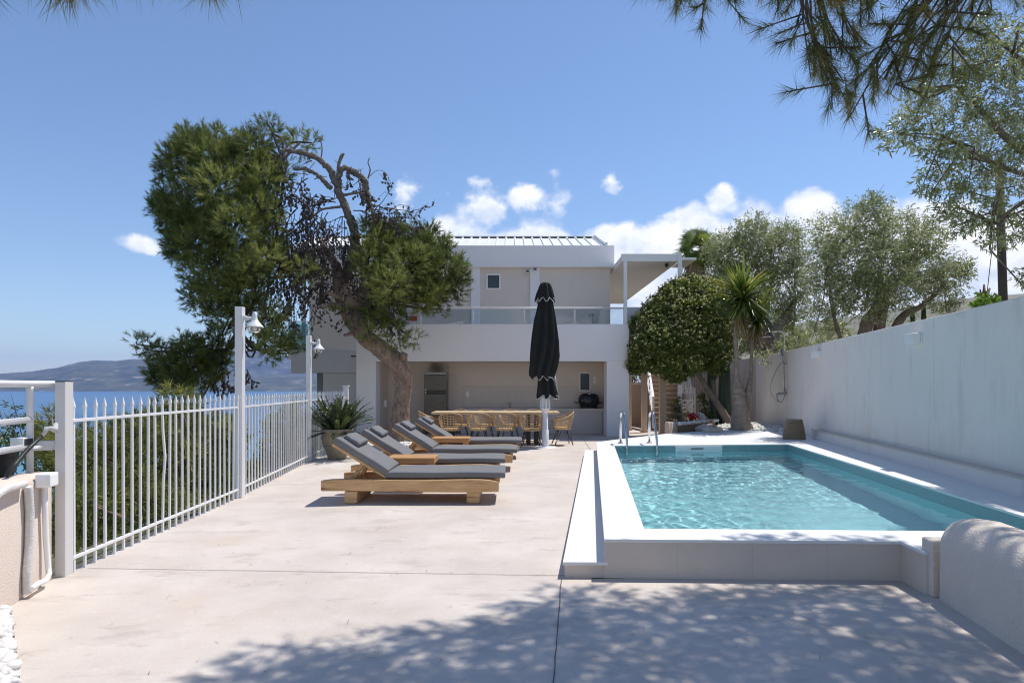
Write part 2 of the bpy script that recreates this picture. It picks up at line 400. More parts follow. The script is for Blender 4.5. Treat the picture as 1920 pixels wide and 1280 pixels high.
m_bark = M('pine_bark', (0.14, 0.085, 0.058), (0.47, 0.35, 0.265), 11, 0.95, 1.0, 16, contrast=0.55, detail=9, stretch=(1, 1, 0.45), bdist=0.05, stains=[(22, (0.055, 0.035, 0.025), 0.54, 0.66, 0.85, (1, 1, 0.35)), (3, (0.24, 0.14, 0.09), 0.5, 0.7, 0.6, (1, 1, 1))])
m_deadbark = M('grey_dead_wood', (0.085, 0.068, 0.058), (0.30, 0.262, 0.232), 16, 0.95, 0.8, 24, stretch=(1, 1, 1), bdist=0.03)
m_twig = M('dark_twig', (0.045, 0.035, 0.03), (0.16, 0.13, 0.115), 9, 0.95)
m_olivebark = M('olive_bark', (0.08, 0.06, 0.05), (0.26, 0.205, 0.165), 9, 0.95, 0.9, 14, stretch=(1, 1, 0.5), bdist=0.04)
m_smoothbark = M('smooth_grey_bark', (0.13, 0.10, 0.085), (0.24, 0.20, 0.17), 8, 0.9, 0.4, 30)
m_yuccabark = M('yucca_bark', (0.20, 0.15, 0.11), (0.40, 0.33, 0.27), 8, 0.95, 0.9, 26, stretch=(1, 1, 1.6), bdist=0.03)
m_cactus = M('dark_euphorbia_skin', (0.02, 0.035, 0.022), (0.05, 0.075, 0.045), 6, 0.7, 0.2, 20)
m_polewood = M('creosoted_pole', (0.055, 0.035, 0.028), (0.11, 0.08, 0.065), 8, 0.9, 0.4, 30, stretch=(1, 1, 0.15))
m_needle = leafmat('pine_needles', [(0.0, (0.055, 0.075, 0.02)), (0.45, (0.165, 0.205, 0.05)), (1.0, (0.38, 0.40, 0.125))], 0.5, 0.38, 0.3)
m_needle2 = leafmat('shrub_pine_needles', [(0.0, (0.08, 0.10, 0.025)), (0.5, (0.22, 0.235, 0.055)), (1.0, (0.40, 0.37, 0.10))], 0.5, 0.3, 0.3)
m_needle3 = leafmat('near_pine_needles', [(0.0, (0.10, 0.12, 0.045)), (0.6, (0.25, 0.26, 0.075)), (1.0, (0.50, 0.36, 0.10))], 0.45, 0.5, 0.4)
m_olive = leafmat('olive_leaves', [(0.0, (0.11, 0.13, 0.055)), (0.5, (0.28, 0.315, 0.12)), (0.85, (0.47, 0.49, 0.27)), (1.0, (0.66, 0.66, 0.50))], 0.36, 0.42, 0.6)
m_shrub = leafmat('pittosporum_leaves', [(0.0, (0.05, 0.075, 0.016)), (0.55, (0.145, 0.19, 0.035)), (1.0, (0.28, 0.34, 0.06))], 0.32, 0.32, 0.5)
m_blossom = leafmat('cream_blossom', [(0.0, (0.50, 0.45, 0.20)), (1.0, (0.78, 0.73, 0.45))], 0.6, 0.3)
m_yucca = leafmat('yucca_leaves', [(0.0, (0.05, 0.085, 0.02)), (0.5, (0.15, 0.22, 0.04)), (0.9, (0.33, 0.38, 0.065)), (1.0, (0.50, 0.40, 0.09))], 0.35, 0.4, 0.5)
m_dryleaf = leafmat('dry_leaves', [(0.0, (0.24, 0.17, 0.09)), (1.0, (0.52, 0.38, 0.20))], 0.8, 0.3)
m_fern = leafmat('fern_fronds', [(0.0, (0.025, 0.045, 0.015)), (0.6, (0.06, 0.10, 0.025)), (1.0, (0.16, 0.21, 0.045))], 0.4, 0.25)
m_bush = leafmat('broad_leaves', [(0.0, (0.045, 0.07, 0.02)), (0.6, (0.11, 0.15, 0.04)), (1.0, (0.22, 0.27, 0.07))], 0.45, 0.3)
m_yelbush = leafmat('yellow_green_leaves', [(0.0, (0.10, 0.11, 0.02)), (0.6, (0.20, 0.20, 0.035)), (1.0, (0.30, 0.22, 0.06))], 0.5, 0.35)
m_red = leafmat('red_petals', [(0.0, (0.5, 0.01, 0.03)), (1.0, (0.7, 0.04, 0.09))], 0.5, 0.3)
m_whitepetal = leafmat('white_petals', [(0.0, (0.7, 0.66, 0.66)), (1.0, (0.8, 0.78, 0.78))], 0.5, 0.3)
m_glass = glassmat('clear_balustrade_glass', (0.80, 0.86, 0.89))
m_gglass = glassmat('green_balustrade_glass', (0.62, 0.80, 0.80))
m_bulb = glassmat('lamp_glass', (0.85, 0.86, 0.86))

# ------------------------------------------------------------------ ground, sea, hills
SEA = -27.0
def ground_h(x, y):
    if x < -3.75:
        d = -3.75 - x
        h = -0.12 - 0.22 * d if d < 6 else (-1.44 - 0.55 * (d - 6) if d < 60 else -31.1 - (d - 60) * .25)
        if y > 17.5: h = h
        return h + 0.25 * math.sin(x * 0.9 + 1.3 * math.sin(y * 0.5)) * min(1, d / 3)
    if x > 8.6:
        return -0.05 + 0.03 * (x - 8.6) + 0.12 * math.sin(x * 0.7) * math.sin(y * 0.5) * min(1, (x - 8.6) / 4)
    return -0.25 if 0.2 < x < 8.2 and 4.0 < y < 22 else -0.10
xs = sorted(set([-400, -250, -160, -110, -80, -60] + [-48 + 3 * i for i in range(12)] + [-12 + 0.6 * i for i in range(14)] + [-3.8, -3.7, 0, 4, 8.5, 8.7] + [10 + 4 * i for i in range(12)] + [80, 160, 400, 900]))
ys = sorted(set([-60, -30, -12, -4] + [1.0 * i for i in range(0, 34)] + [36 + 8 * i for i in range(8)] + [120, 200, 400, 900]))
gm = MB()
gv = [(x, y, ground_h(x, y)) for y in ys for x in xs]; nx = len(xs)
# leave the pool basin open: drop the ground under the pool
gf = []
for j in range(len(ys) - 1):
    for i in range(nx - 1):
        if 0 <= xs[i] and xs[i + 1] <= 8.5 and 4 <= ys[j] and ys[j + 1] <= 14: continue
        gf.append((j * nx + i, j * nx + i + 1, (j + 1) * nx + i + 1, (j + 1) * nx + i))
gm.add(gv, gf, True)
m_ground = M('dry_scrub_soil', (0.09, 0.08, 0.04), (0.20, 0.175, 0.11), 0.8, 0.95, 0.6, 8, stains=[(1.5, (0.05, 0.07, 0.022), 0.48, 0.6, 0.8, (1, 1, 1))])
tag(gm.build('ground', m_ground), 'dry scrubby slope falling away below the picket fence towards the sea', 'ground', kind='structure')

m_sea = bpy.data.materials.new('sea_water'); m_sea.use_nodes = True
_N, _L = m_sea.node_tree.nodes, m_sea.node_tree.links
_b = _N['Principled BSDF']; _b.inputs['Base Color'].default_value = (0.022, 0.085, 0.20, 1); _b.inputs['Roughness'].default_value = 0.28; _b.inputs['Specular IOR Level'].default_value = 0.35
_t = _N.new('ShaderNodeTexCoord'); _mp = _N.new('ShaderNodeMapping'); _mp.inputs['Scale'].default_value = (0.0012, 0.006, 1); _L.new(_t.outputs['Object'], _mp.inputs[0])
_n = _N.new('ShaderNodeTexNoise'); _n.inputs['Scale'].default_value = 1.6; _n.inputs['Detail'].default_value = 9; _L.new(_mp.outputs[0], _n.inputs['Vector'])
_r = _N.new('ShaderNodeValToRGB'); _r.color_ramp.elements[0].position = 0.38; _r.color_ramp.elements[1].position = 0.64
_r.color_ramp.elements[0].color = (0.018, 0.085, 0.205, 1); _r.color_ramp.elements[1].color = (0.04, 0.135, 0.27, 1)
_L.new(_n.outputs[0], _r.inputs[0])
# shallow turquoise water along the near shore
_sx = _N.new('ShaderNodeSeparateXYZ'); _L.new(_t.outputs['Object'], _sx.inputs[0])
_mr = _N.new('ShaderNodeMapRange'); _mr.interpolation_type = 'SMOOTHSTEP'; _mr.inputs[1].default_value = 160; _mr.inputs[2].default_value = 520; _mr.inputs[3].default_value = 0.75; _mr.inputs[4].default_value = 0.0
_L.new(_sx.outputs[1], _mr.inputs[0])
_mx = _N.new('ShaderNodeMix'); _mx.data_type = 'RGBA'; _L.new(_mr.outputs[0], _mx.inputs[0]); _L.new(_r.outputs[0], _mx.inputs[6]); _mx.inputs[7].default_value = (0.08, 0.27, 0.33, 1)
_L.new(_mx.outputs[2], _b.inputs['Base Color'])
_n2 = _N.new('ShaderNodeTexNoise'); _n2.inputs['Scale'].default_value = 0.35; _n2.inputs['Detail'].default_value = 6; _L.new(_t.outputs['Object'], _n2.inputs['Vector'])
_bp = _N.new('ShaderNodeBump'); _bp.inputs['Strength'].default_value = 0.5; _bp.inputs['Distance'].default_value = 0.4; _L.new(_n2.outputs[0], _bp.inputs['Height']); _L.new(_bp.outputs[0], _b.inputs['Normal'])
sm_ = MB(); sm_.add([(-14000, 20, SEA), (2500, 20, SEA), (2500, 11500, SEA), (-14000, 11500, SEA)], [(0, 1, 2, 3)])
tag(sm_.build('sea', m_sea), 'calm blue bay behind the white picket fence', 'sea', kind='structure')

def ridge(name, pts, Y, depth, label, mat, seed, base=SEA, amp=24.0):
    """a hill range with a crest that passes the given skyline points at distance Y; slopes to the front and to the back"""
    r_ = np.random.default_rng(seed); px = [p[0] for p in pts]; z = [p[1] for p in pts]
    X0, X1 = (px[0] - CX) / FOC * Y, (px[-1] - CX) / FOC * Y
    n, k = 150, 26
    vs = []
    ph = r_.uniform(0, 6.28, 12)
    for j in range(k + 1):
        t = j / k
        for i in range(n + 1):
            x = X0 + (X1 - X0) * i / n
            p = CX + x / Y * FOC
            crest = EYE + (CY - np.interp(p, px, z)) / FOC * Y - base
            y = Y + (t - 0.7) * depth
            s_ = math.sin(min(1, t / 0.7) * math.pi / 2) ** 1.1 if t <= 0.7 else math.cos((t - 0.7) / 0.3 * math.pi / 2)
            gul = sum(math.sin(x / (depth * .06 * (q + 1.3)) + ph[q] + 2.0 * t * math.cos(ph[q + 5])) for q in range(5)) * amp / 5
            h = base - 2 + (crest + 2) * s_ + gul * (1 - abs(t - .7) * 1.0) * math.sin(min(1, t / 0.7) * math.pi) + r_.normal(0, amp * .06) * s_
            vs.append((x * y / Y, y, h))
    fs = [(j * (n + 1) + i, j * (n + 1) + i + 1, (j + 1) * (n + 1) + i + 1, (j + 1) * (n + 1) + i) for j in range(k) for i in range(n)]
    mb = MB(); mb.add(vs, fs, True)
    return tag(mb.build(name, mat), label, 'hills', kind='structure')
m_hill = M('wooded_limestone_hill', (0.02, 0.035, 0.016), (0.10, 0.105, 0.06), 0.005, 0.95, detail=14, contrast=0.3, stains=[(0.009, (0.36, 0.31, 0.24), 0.58, 0.68, 0.8, (1, 1, 1))])
m_hill2 = M('rocky_hillside', (0.07, 0.08, 0.045), (0.24, 0.22, 0.17), 0.05, 0.95, detail=12, contrast=0.4)
ridge('hills', [(-420, 712), (-120, 706), (0, 701), (60, 697), (110, 690), (150, 679), (175, 676), (215, 677), (250, 673), (330, 676), (420, 694), (500, 702), (575, 704), (660, 708), (760, 716)], 6500, 2600,
      'low wooded headland across the bay, nearest the water', m_hill, 3)
ridge('hills', [(180, 690), (280, 672), (400, 660), (470, 657), (540, 668), (600, 682), (700, 700), (820, 712)], 9000, 2400, 'tall blue ridge behind the nearer headland across the bay', m_hill, 5)
ridge('hills', [(1340, 640), (1480, 610), (1640, 592), (1760, 572), (1850, 563), (2000, 552), (2400, 560), (2700, 640)], 520, 330, 'grey rocky hillside beyond the white garden wall', m_hill2, 8, base=-1.0, amp=5.0)

# ------------------------------------------------------------------ terrace, pool
IL0, IL1, IR1, IR0 = (1.080, 5.227), (2.026, 12.66), (5.61, 13.02), (4.49, 5.10)
OL0, OL1, ON1, ON2 = (0.70, 4.859), (1.78, 13.53), (2.906, 4.79), (2.886, 4.48)
def wallx(y): return 5.55 + 0.1836 * (y - 6.93)          # face of the long garden wall
tm = MB()
tp = [(-2.41, 3.14), (0.4, 3.0), (0.4, -3), (6, -3), (6, 4.86), (0.6, 4.86), (1.75, 13.4), (3.85, 15.9), (9.5, 15.9), (9.5, 27), (-4.6, 27), (-4.42, 17.2), (-4.02, 12.52), (-3.64, 8.447), (-3.49, 4.90), (-3.33, 4.25)]
tp[1:5] = [(-1.7, 2.3), (-1.7, -9), (7, -9), (7, 4.86)]  # unseen stretch behind the camera, extended to bounce warm light forward
tm.add([(x, y, 0) for x, y in tp] + [(x, y, -0.09) for x, y in tp], [tuple(range(len(tp)))] + [(i, len(tp) + i, len(tp) + (i + 1) % len(tp), (i + 1) % len(tp)) for i in range(len(tp))])
bm_ = bmesh.new()
terrace = tm.build('terrace', m_terrace)
bm_.from_mesh(terrace.data); bmesh.ops.recalc_face_normals(bm_, faces=bm_.faces); bmesh.ops.triangulate(bm_, faces=[f for f in bm_.faces if len(f.verts) > 4]); bm_.to_mesh(terrace.data); bm_.free()
if terrace.data.polygons[0].normal.z < 0: terrace.data.flip_normals()
tag(terrace, 'pale sunlit concrete terrace between the picket fence and the pool', 'terrace', kind='structure')
jm = MB()
for a, b, w in (((0.05, 1.6), (0.375, 4.86), 0.007), ((-3.4, 5.13), (0.42, 4.93), 0.006), ((1.75, 13.6), (2.05, 18.8), 0.010), ((-3.5, 9.6), (0.95, 9.35), 0.005), ((-3.8, 14.3), (1.8, 14.2), 0.006), ((0.6, 4.3), (2.6, 4.3), 0.0)):
    if w == 0: continue
    pts = [Vector((a[0] + (b[0] - a[0]) * t / 30 + random.uniform(-.003, .003), a[1] + (b[1] - a[1]) * t / 30 + random.uniform(-.003, .003), 0.004)) for t in range(31)]
    d = (Vector(b) - Vector(a)).normalized(); s_ = Vector((-d.y, d.x, 0)) * w / 2
    vs = [p + s_ * random.uniform(.6, 1.3) for p in pts] + [p - s_ for p in pts]
    jm.add(vs, [(i + 1, i, 31 + i, 32 + i) for i in range(30)])
jo = jm.build('expansion_joint', m_joint, terrace)

pool = thing('swimming_pool', 'raised rectangular swimming pool with white coping and one long white step', 'pool', (2.9, 9, 0))
def flat(poly, z1, th): return MB().prism(poly, z1 - th, z1)
TH = 0.025
flat([OL0, IL0, IL1, OL1], 0.30, TH).build('coping', m_tile, pool, 0.004)
flat([OL0, ON1, (2.906, 5.158), IL0], 0.30, TH).build('coping', m_tile, pool, 0.004)
flat([ON1, ON2, (5.05, 4.42), (wallx(5.08), 5.08), IR0, (2.906, 5.158)], 0.30, TH).build('coping', m_tile, pool, 0.004)
flat([IR0, (wallx(5.08), 5.08), (wallx(13.02), 13.02), IR1], 0.30, TH).build('coping', m_tile, pool, 0.004)
flat([OL1, IL1, IR1, (wallx(13.02), 13.02), (8.1, 20.9), (6.6, 20.9), (5.53, 17.25), (3.9, 16.0)], 0.30, TH).build('coping', m_tile, pool, 0.004)
def panelrun(a, b, z0, z1, n, t=0.02):
    a, b = Vector((*a, 0)), Vector((*b, 0)); d = (b - a).normalized(); nrm = Vector((d.y, -d.x, 0))
    for i in range(n):
        p, q = a + (b - a) * (i / n) + d * 0.0005, a + (b - a) * ((i + 1) / n) - d * 0.0005
        p, q = p - nrm * 0.012, q - nrm * 0.012
        MB().prism([(p.x, p.y), (q.x, q.y), ((q - nrm * t).x, (q - nrm * t).y), ((p - nrm * t).x, (p - nrm * t).y)], z0, z1).build('side_panel', m_panel, pool, .001)
panelrun(OL0, (2.93, 4.79), 0.0, 0.274, 4)
panelrun((2.906, 4.81), ON2, 0.0, 0.274, 1)
flat([(.78, 4.9), (2.88, 4.83), (2.95, 4.84), (2.95, 4.5), (5.0, 4.46), (5.2, 5.04), (2.9, 5.12), (1.0, 5.18)], 0.272, 0.27).build('side_core', m_panel, pool)
MB().prism([(OL1[0] + .03, OL1[1] - .03), (3.9, 15.95), (3.9, 15.9), (OL1[0] + .05, OL1[1] - .1)], 0.0, 0.275).build('side_panel', m_panel, pool)
MB().prism([(3.9, 15.97), (5.53, 17.2), (6.6, 20.85), (6.7, 20.8), (5.6, 17.1), (3.95, 15.9)], 0.0, 0.275).build('side_panel', m_panel, pool)
S0, S1 = (0.386, 4.873), (1.55, 13.6)
flat([S0, (OL0[0] + .03, 4.868), (OL1[0] + .03, 13.6), S1], 0.122, TH).build('step', m_tile, pool, 0.004)
stm = MB(); stm.prism([(S0[0] + .015, S0[1] + .012), (OL0[0] + .04, 4.882), (OL1[0] + .03, 13.55), (S1[0] + .015, 13.55)], 0.0, 0.097)
stm.build('step_riser', m_panel, pool)
rm = MB(); rm.prism([(OL0[0] + .012, OL0[1] + .03), (OL0[0] + .04, OL0[1] + .03), (OL1[0] + .04, 13.5), (OL1[0] + .012, 13.5)], 0.122, 0.275)
rm.build('step_riser', m_panel, pool)
m_liner = M('grey_turquoise_liner', (0.56, 0.79, 0.81), (0.62, 0.84, 0.86), 3, 0.5, stains=[(30, (0.46, 0.69, 0.72), 0.5, 0.7, 0.5, (1, 1, 1))])
bs = MB()
band = MB(); q = [IL0, IR0, IR1, IL1]; ztop, zbot = 0.276, -1.15
for i in range(4):
    a, b = q[i], q[(i + 1) % 4]
    bs.add([(*a, 0.06), (*b, 0.06), (*b, zbot), (*a, zbot)], [(0, 1, 2, 3)])
    band.add([(*a, ztop), (*b, ztop), (*b, 0.06), (*a, 0.06)], [(0, 1, 2, 3)])
bs.add([(*p, zbot) for p in q], [(0, 1, 2, 3)])
basin = bs.build('basin', m_liner, pool)
band.build('waterline_band', M('shaded_liner_band', (0.20, 0.33, 0.345), (0.27, 0.41, 0.425), 14, 0.4, stains=[(60, (0.16, 0.27, 0.28), 0.55, 0.7, 0.6, (1, 1, 1))]), pool)  # added band; the dry liner's shade is put into its darker colour
# skimmer
sk = MB()
ang = math.atan2(IR1[1] - IL1[1], IR1[0] - IL1[0])
def farpt(px):
    t = 0
    for k in range(60):
        x = IL1[0] + (IR1[0] - IL1[0]) * t; y = IL1[1] + (IR1[1] - IL1[1]) * t
        t += ((px - CX) / FOC * y - x) / 3.6
    return Vector((x, y, 0))
a, b = farpt(1266), farpt(1353)
fr = MB()
fr.bar(a + Vector((0, -.02, .255)), b + Vector((0, -.02, .255)), .03, .03); fr.bar(a + Vector((0, -.02, .165)), b + Vector((0, -.02, .165)), .03, .03)
fr.bar(a + Vector((0.015, -.02, .18)), a + Vector((0.015, -.02, .24)), .03, .03, (1, 0, 0)); fr.bar(b + Vector((-0.015, -.02, .18)), b + Vector((-0.015, -.02, .24)), .03, .03, (1, 0, 0))
skim = fr.build('skimmer', m_plastic, pool)
mp_ = MB().bar(a.lerp(b, .03) + Vector((0, -.008, .21)), a.lerp(b, .97) + Vector((0, -.008, .21)), .012, .06); mp_.build('skimmer_plate', m_plastic, skim)
MB().bar(a.lerp(b, .33) + Vector((0, -.02, .225)), a.lerp(b, .6) + Vector((0, -.02, .225)), .012, .02).build('skimmer_slot', m_dark, skim)
dr = MB(); dr.bar(G(1312, 817.5, .301) + Vector((-.17, 0, 0)), G(1312, 817.5, .301) + Vector((.17, 0, 0)), .06, .006); dr.build('drain_grille', m_steel, pool)

# water surface: real ripples
m_water = bpy.data.materials.new('pool_water'); m_water.use_nodes = True
_N, _L = m_water.node_tree.nodes, m_water.node_tree.links; _N.remove(_N['Principled BSDF'])
_gl = _N.new('ShaderNodeBsdfGlass'); _gl.inputs['IOR'].default_value = 1.33; _gl.inputs['Roughness'].default_value = 0.0; _gl.inputs['Color'].default_value = (0.80, 0.965, 1.0, 1)
_L.new(_gl.outputs[0], _N['Material Output'].inputs['Surface'])
# real refracted sunlight on the pool floor
sd.cycles.is_caustics_light = True
basin.cycles.is_caustics_receiver = True
NU, NV = 170, 330
u = np.linspace(0, 1, NU); v = np.linspace(0, 1, NV); U, Vv = np.meshgrid(u, v)
def bil(c): return (np.array(IL0)[c] * (1 - U) * (1 - Vv) + np.array(IR0)[c] * U * (1 - Vv) + np.array(IR1)[c] * U * Vv + np.array(IL1)[c] * (1 - U) * Vv)
WX, WY = bil(0), bil(1); WZ = np.zeros_like(WX)
for k in range(46):
    lam = math.exp(rng.uniform(math.log(0.08), math.log(0.6))); th = rng.normal(0.5, 0.9); ph = rng.uniform(0, 6.28)
    A = 0.0017 * lam * (0.6 + 0.8 * min(1, lam / .5))
    WZ += A * np.sin(2 * math.pi / lam * (WX * math.cos(th) + WY * math.sin(th) + 0.10 * np.sin(WX * 2.3 + ph) + 0.08 * np.sin(WY * 1.7 - ph)) + ph)
WZ *= 0.55 + 0.45 * np.sin(WX * 1.1 + 0.7 * np.sin(WY * .8)) * np.sin(WY * 0.9 + 1)
wm = MB(); wm.add(np.stack([WX, WY, WZ + 0.165], -1).reshape(-1, 3).tolist(), [(j * NU + i, j * NU + i + 1, (j + 1) * NU + i + 1, (j + 1) * NU + i) for j in range(NV - 1) for i in range(NU - 1)], True)
water = wm.build('water', m_water); water.cycles.is_caustics_caster = True
tag(water, 'rippling turquoise water filling the swimming pool', 'water', kind='structure')

# pool ladder: two bent steel rails
for i, (px, yb) in enumerate(((1172, 832), (1228, 832))):
    b0 = farpt(px + 2)
    lad = thing('pool_handrail', ['curved steel pool handrail nearest the house pillar', 'curved steel pool handrail in front of the tan posts'][i], 'handrail', (b0.x, b0.y, .3), 'steel handrails of the pool ladder')
    pts = [b0 + Vector((-.02, .52, .30)), b0 + Vector((-.02, .52, .80))]
    for k in range(9):
        a_ = math.pi * k / 8; pts.append(b0 + Vector((-.02, .30 + .22 * math.cos(a_), .84 + .12 * math.sin(a_))))
    pts += [b0 + Vector((-.015, .02, .66)), b0 + Vector((0, -.08, .40)), b0 + Vector((0, -.09, .2)), b0 + Vector((0, -.09, -.75))]
    MB().tube(pts, .0235, 12).build('tube', m_chrome, lad)
    MB().lathe([(.0, .02), (.05, .018), (.055, 0)], 16, b0 + Vector((-.02, .52, .301))).build('flange', m_chrome, lad)

# ------------------------------------------------------------------ villa
H = thing('villa', 'two storey white flat fronted villa with covered outdoor kitchen and balcony', 'house', (0, 20, 0))
def B(name, mat, x0, x1, y0, y1, z0, z1, bev=0.006, par=None): return MB().box(x0, x1, y0, y1, z0, z1).build(name, mat, par or H, bev)
YF = 18.9
B('pillar', m_white, -4.60, -4.02, YF + .003, 19.5, 0, 2.22, .012)
B('pillar', m_white, 2.80, 3.46, YF + .003, 19.5, 0, 2.22, .012)
B('balcony_parapet', m_white, -4.60, 3.46, YF, 19.1, 2.22, 3.32, .012)
B('balcony_floor', m_beige, -4.58, 3.45, 19.1, 20.69, 2.25, 2.62)
B('kitchen_wall', m_beige, -4.3, 3.3, 20.7, 20.88, -.05, 2.6)
B('kitchen_wall', m_beige, -4.55, -4.05, 19.5, 20.7, -.05, 2.25)
B('kitchen_wall', m_beige, 2.98, 3.4, 19.5, 20.7, -.05, 2.25)
# soot stain above the refrigerator: a thin smoke deposit with a shape of its own
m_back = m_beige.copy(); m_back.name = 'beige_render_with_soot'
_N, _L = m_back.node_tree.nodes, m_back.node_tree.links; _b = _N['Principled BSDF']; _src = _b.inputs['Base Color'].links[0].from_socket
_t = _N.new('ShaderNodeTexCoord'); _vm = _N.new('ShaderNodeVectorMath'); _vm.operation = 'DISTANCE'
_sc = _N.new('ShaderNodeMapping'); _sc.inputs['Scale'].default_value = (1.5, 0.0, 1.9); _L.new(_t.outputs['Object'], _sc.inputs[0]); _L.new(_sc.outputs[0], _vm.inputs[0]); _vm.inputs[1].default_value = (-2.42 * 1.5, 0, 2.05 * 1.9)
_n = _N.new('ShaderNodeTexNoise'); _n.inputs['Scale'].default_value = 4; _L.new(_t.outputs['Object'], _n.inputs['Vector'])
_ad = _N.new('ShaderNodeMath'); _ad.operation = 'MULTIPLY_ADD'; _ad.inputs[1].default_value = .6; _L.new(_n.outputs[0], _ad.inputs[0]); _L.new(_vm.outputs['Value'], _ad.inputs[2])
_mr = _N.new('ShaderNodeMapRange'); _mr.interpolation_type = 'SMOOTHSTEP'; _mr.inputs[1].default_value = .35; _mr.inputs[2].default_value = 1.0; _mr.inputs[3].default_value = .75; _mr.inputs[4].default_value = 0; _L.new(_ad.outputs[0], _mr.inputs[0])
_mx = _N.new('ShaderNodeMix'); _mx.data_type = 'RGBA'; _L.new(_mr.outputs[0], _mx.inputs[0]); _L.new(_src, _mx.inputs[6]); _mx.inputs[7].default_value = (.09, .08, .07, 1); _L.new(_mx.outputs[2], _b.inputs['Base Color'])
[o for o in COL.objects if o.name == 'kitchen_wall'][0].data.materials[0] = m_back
B('kitchen_niche_jamb', m_beige, -4.046, -4.02, 19.5, 20.69, 0, 2.24, 0)
bsp = B('backsplash', m_stone, -1.60, 2.97, 20.678, 20.698, .80, 1.50, .003)
ct = B('counter', m_stone, -1.65, 2.97, 20.0, 20.66, .70, .785, .004)
B('counter_front', m_grey, -1.6, 2.82, 20.06, 20.12, 0.0, .698, .004, ct)
B('counter_side', m_beige, 2.84, 2.965, 20.02, 20.62, 0.0, .698, .004, ct)
kw = MB(); ky = 20.69
a, b = P(1086, 698, ky), P(1107, 733, ky)
MB().box(a.x, b.x, ky - .02, ky, b.z, a.z).build('serving_window', m_plastic, H, .004)
kwo = COL.objects['serving_window']
MB().box(a.x + .035, b.x - .035, ky - .024, ky - .018, b.z + .035, a.z - .035).build('pane', m_pane, kwo)
for (px, py, w, h, nm) in ((877, 739, .11, .17, 'wall_socket'), (1115, 709, .1, .1, 'light_switch'), (1115, 716, .1, .1, 'light_switch')):
    c = P(px, py, 20.67 if nm == 'wall_socket' else ky)
    MB().box(c.x - w / 2, c.x + w / 2, c.y - .015, c.y, c.z - h / 2, c.z + h / 2).build(nm, m_plastic, H, .004)
c = P(722, 754, 20.1)
wl_ = MB().box(-4.02, -3.93, 20.05, 20.18, c.z - .16, c.z + .08).build('wall_lamp', m_plastic, H, .03, 3)
# upper floor
B('upper_wall', m_beige, -6.49, 3.15, 20.5, 20.69, 2.62, 5.4)
B('upper_wall', m_beige, -6.45, 3.11, 20.69, 28, 2.62, 5.4)
for a, b in ((883, 900), (994, 1012)):
    B('pilaster', m_white, (a - CX) / FOC * 20.42, (b - CX) / FOC * 20.42, 20.42, 20.5, 2.62, 5.266)
fas = B('fascia', m_white, -7.1, 3.25, 20.3, 20.5, 5.266, 5.95, .01)
B('fascia', m_white, 3.05, 3.25, 20.5, 28, 5.266, 5.95)
B('fascia', m_white, -7.1, -6.9, 20.5, 28, 5.266, 5.95)
B('soffit', m_beige, -6.9, 3.05, 20.5, 20.502, 5.27, 5.5)
wa, wb = P(912, 513.5, 20.5), P(938.5, 543, 20.5)
win = MB()
for bx in ((wa.x, wb.x, wa.z - .045, wa.z), (wa.x, wb.x, wb.z, wb.z + .045), (wa.x, wa.x + .045, wb.z + .045, wa.z - .045), (wb.x - .045, wb.x, wb.z + .045, wa.z - .045)):
    win.box(bx[0], bx[1], 20.46, 20.5, bx[2], bx[3])
wino = win.build('window', m_plastic, H, .003)
lv = MB(); lv.box(wa.x + .045, wb.x - .045, 20.485, 20.5, wb.z + .045, wa.z - .045)
for k in range(6):
    z = wb.z + .08 + k * .068; lv.bar((wa.x + .05, 20.482, z), (wb.x - .05, 20.482, z), .02, .012)
lv.build('louvre_pane', m_pane, wino)
for px, py in ((989, 509), (1003, 505)):
    c = P(px, py, 20.36)
    f = MB(); f.box(c.x - .07, c.x + .07, c.y - .06, c.y + .02, c.z - .055, c.z + .055); f.box(c.x - .02, c.x + .02, c.y + .02, 20.5 if px < 995 else 20.42, c.z, c.z + .03)
    fo = f.build('floodlight', m_metal, H, .01); MB().box(c.x - .05, c.x + .05, c.y - .064, c.y - .058, c.z - .04, c.z + .04).build('lens', m_steel, fo)
# roof: folded standing-seam sheets, ridge to the back
rf = MB(); y0, z0, y1, z1 = 20.36, 5.92, 23.0, 6.80
n_ = 32; dx = (2.9 + 7.05) / n_
rf.add([(-7.05, y0, z0), (2.93, y0, z0), (2.93, y1, z1), (-7.05, y1, z1), (2.93, 28, 5.95), (-7.05, 28, 5.95)], [(0, 1, 2, 3), (3, 2, 4, 5)])
for k in range(n_ + 1):
    x = -7.05 + dx * k; rf.bar((x, y0, z0 + .022), (x, y1, z1 + .022), .03, .045, (0, 0, 1))
roof = rf.build('roof', m_roof, H)
rv = MB()
for k in range(n_): rv.bar((-7.05 + dx * k + .035, y1 + .01, z1 + .03), (-7.05 + dx * (k + 1) - .035, y1 + .01, z1 + .03), .03, .05)
rv.build('ridge_vent', m_dark, roof)
vg = MB(); vg.bar((2.99, y0 - .02, z0 + .06), (2.99, y1 + .05, z1 + .08), .10, .16); vg.build('verge', m_roof, roof, .006)
MB().bar((-7.1, y1 + .06, z1 + .075), (3.0, y1 + .06, z1 + .075), .12, .02).build('ridge_cap', m_roof, roof)
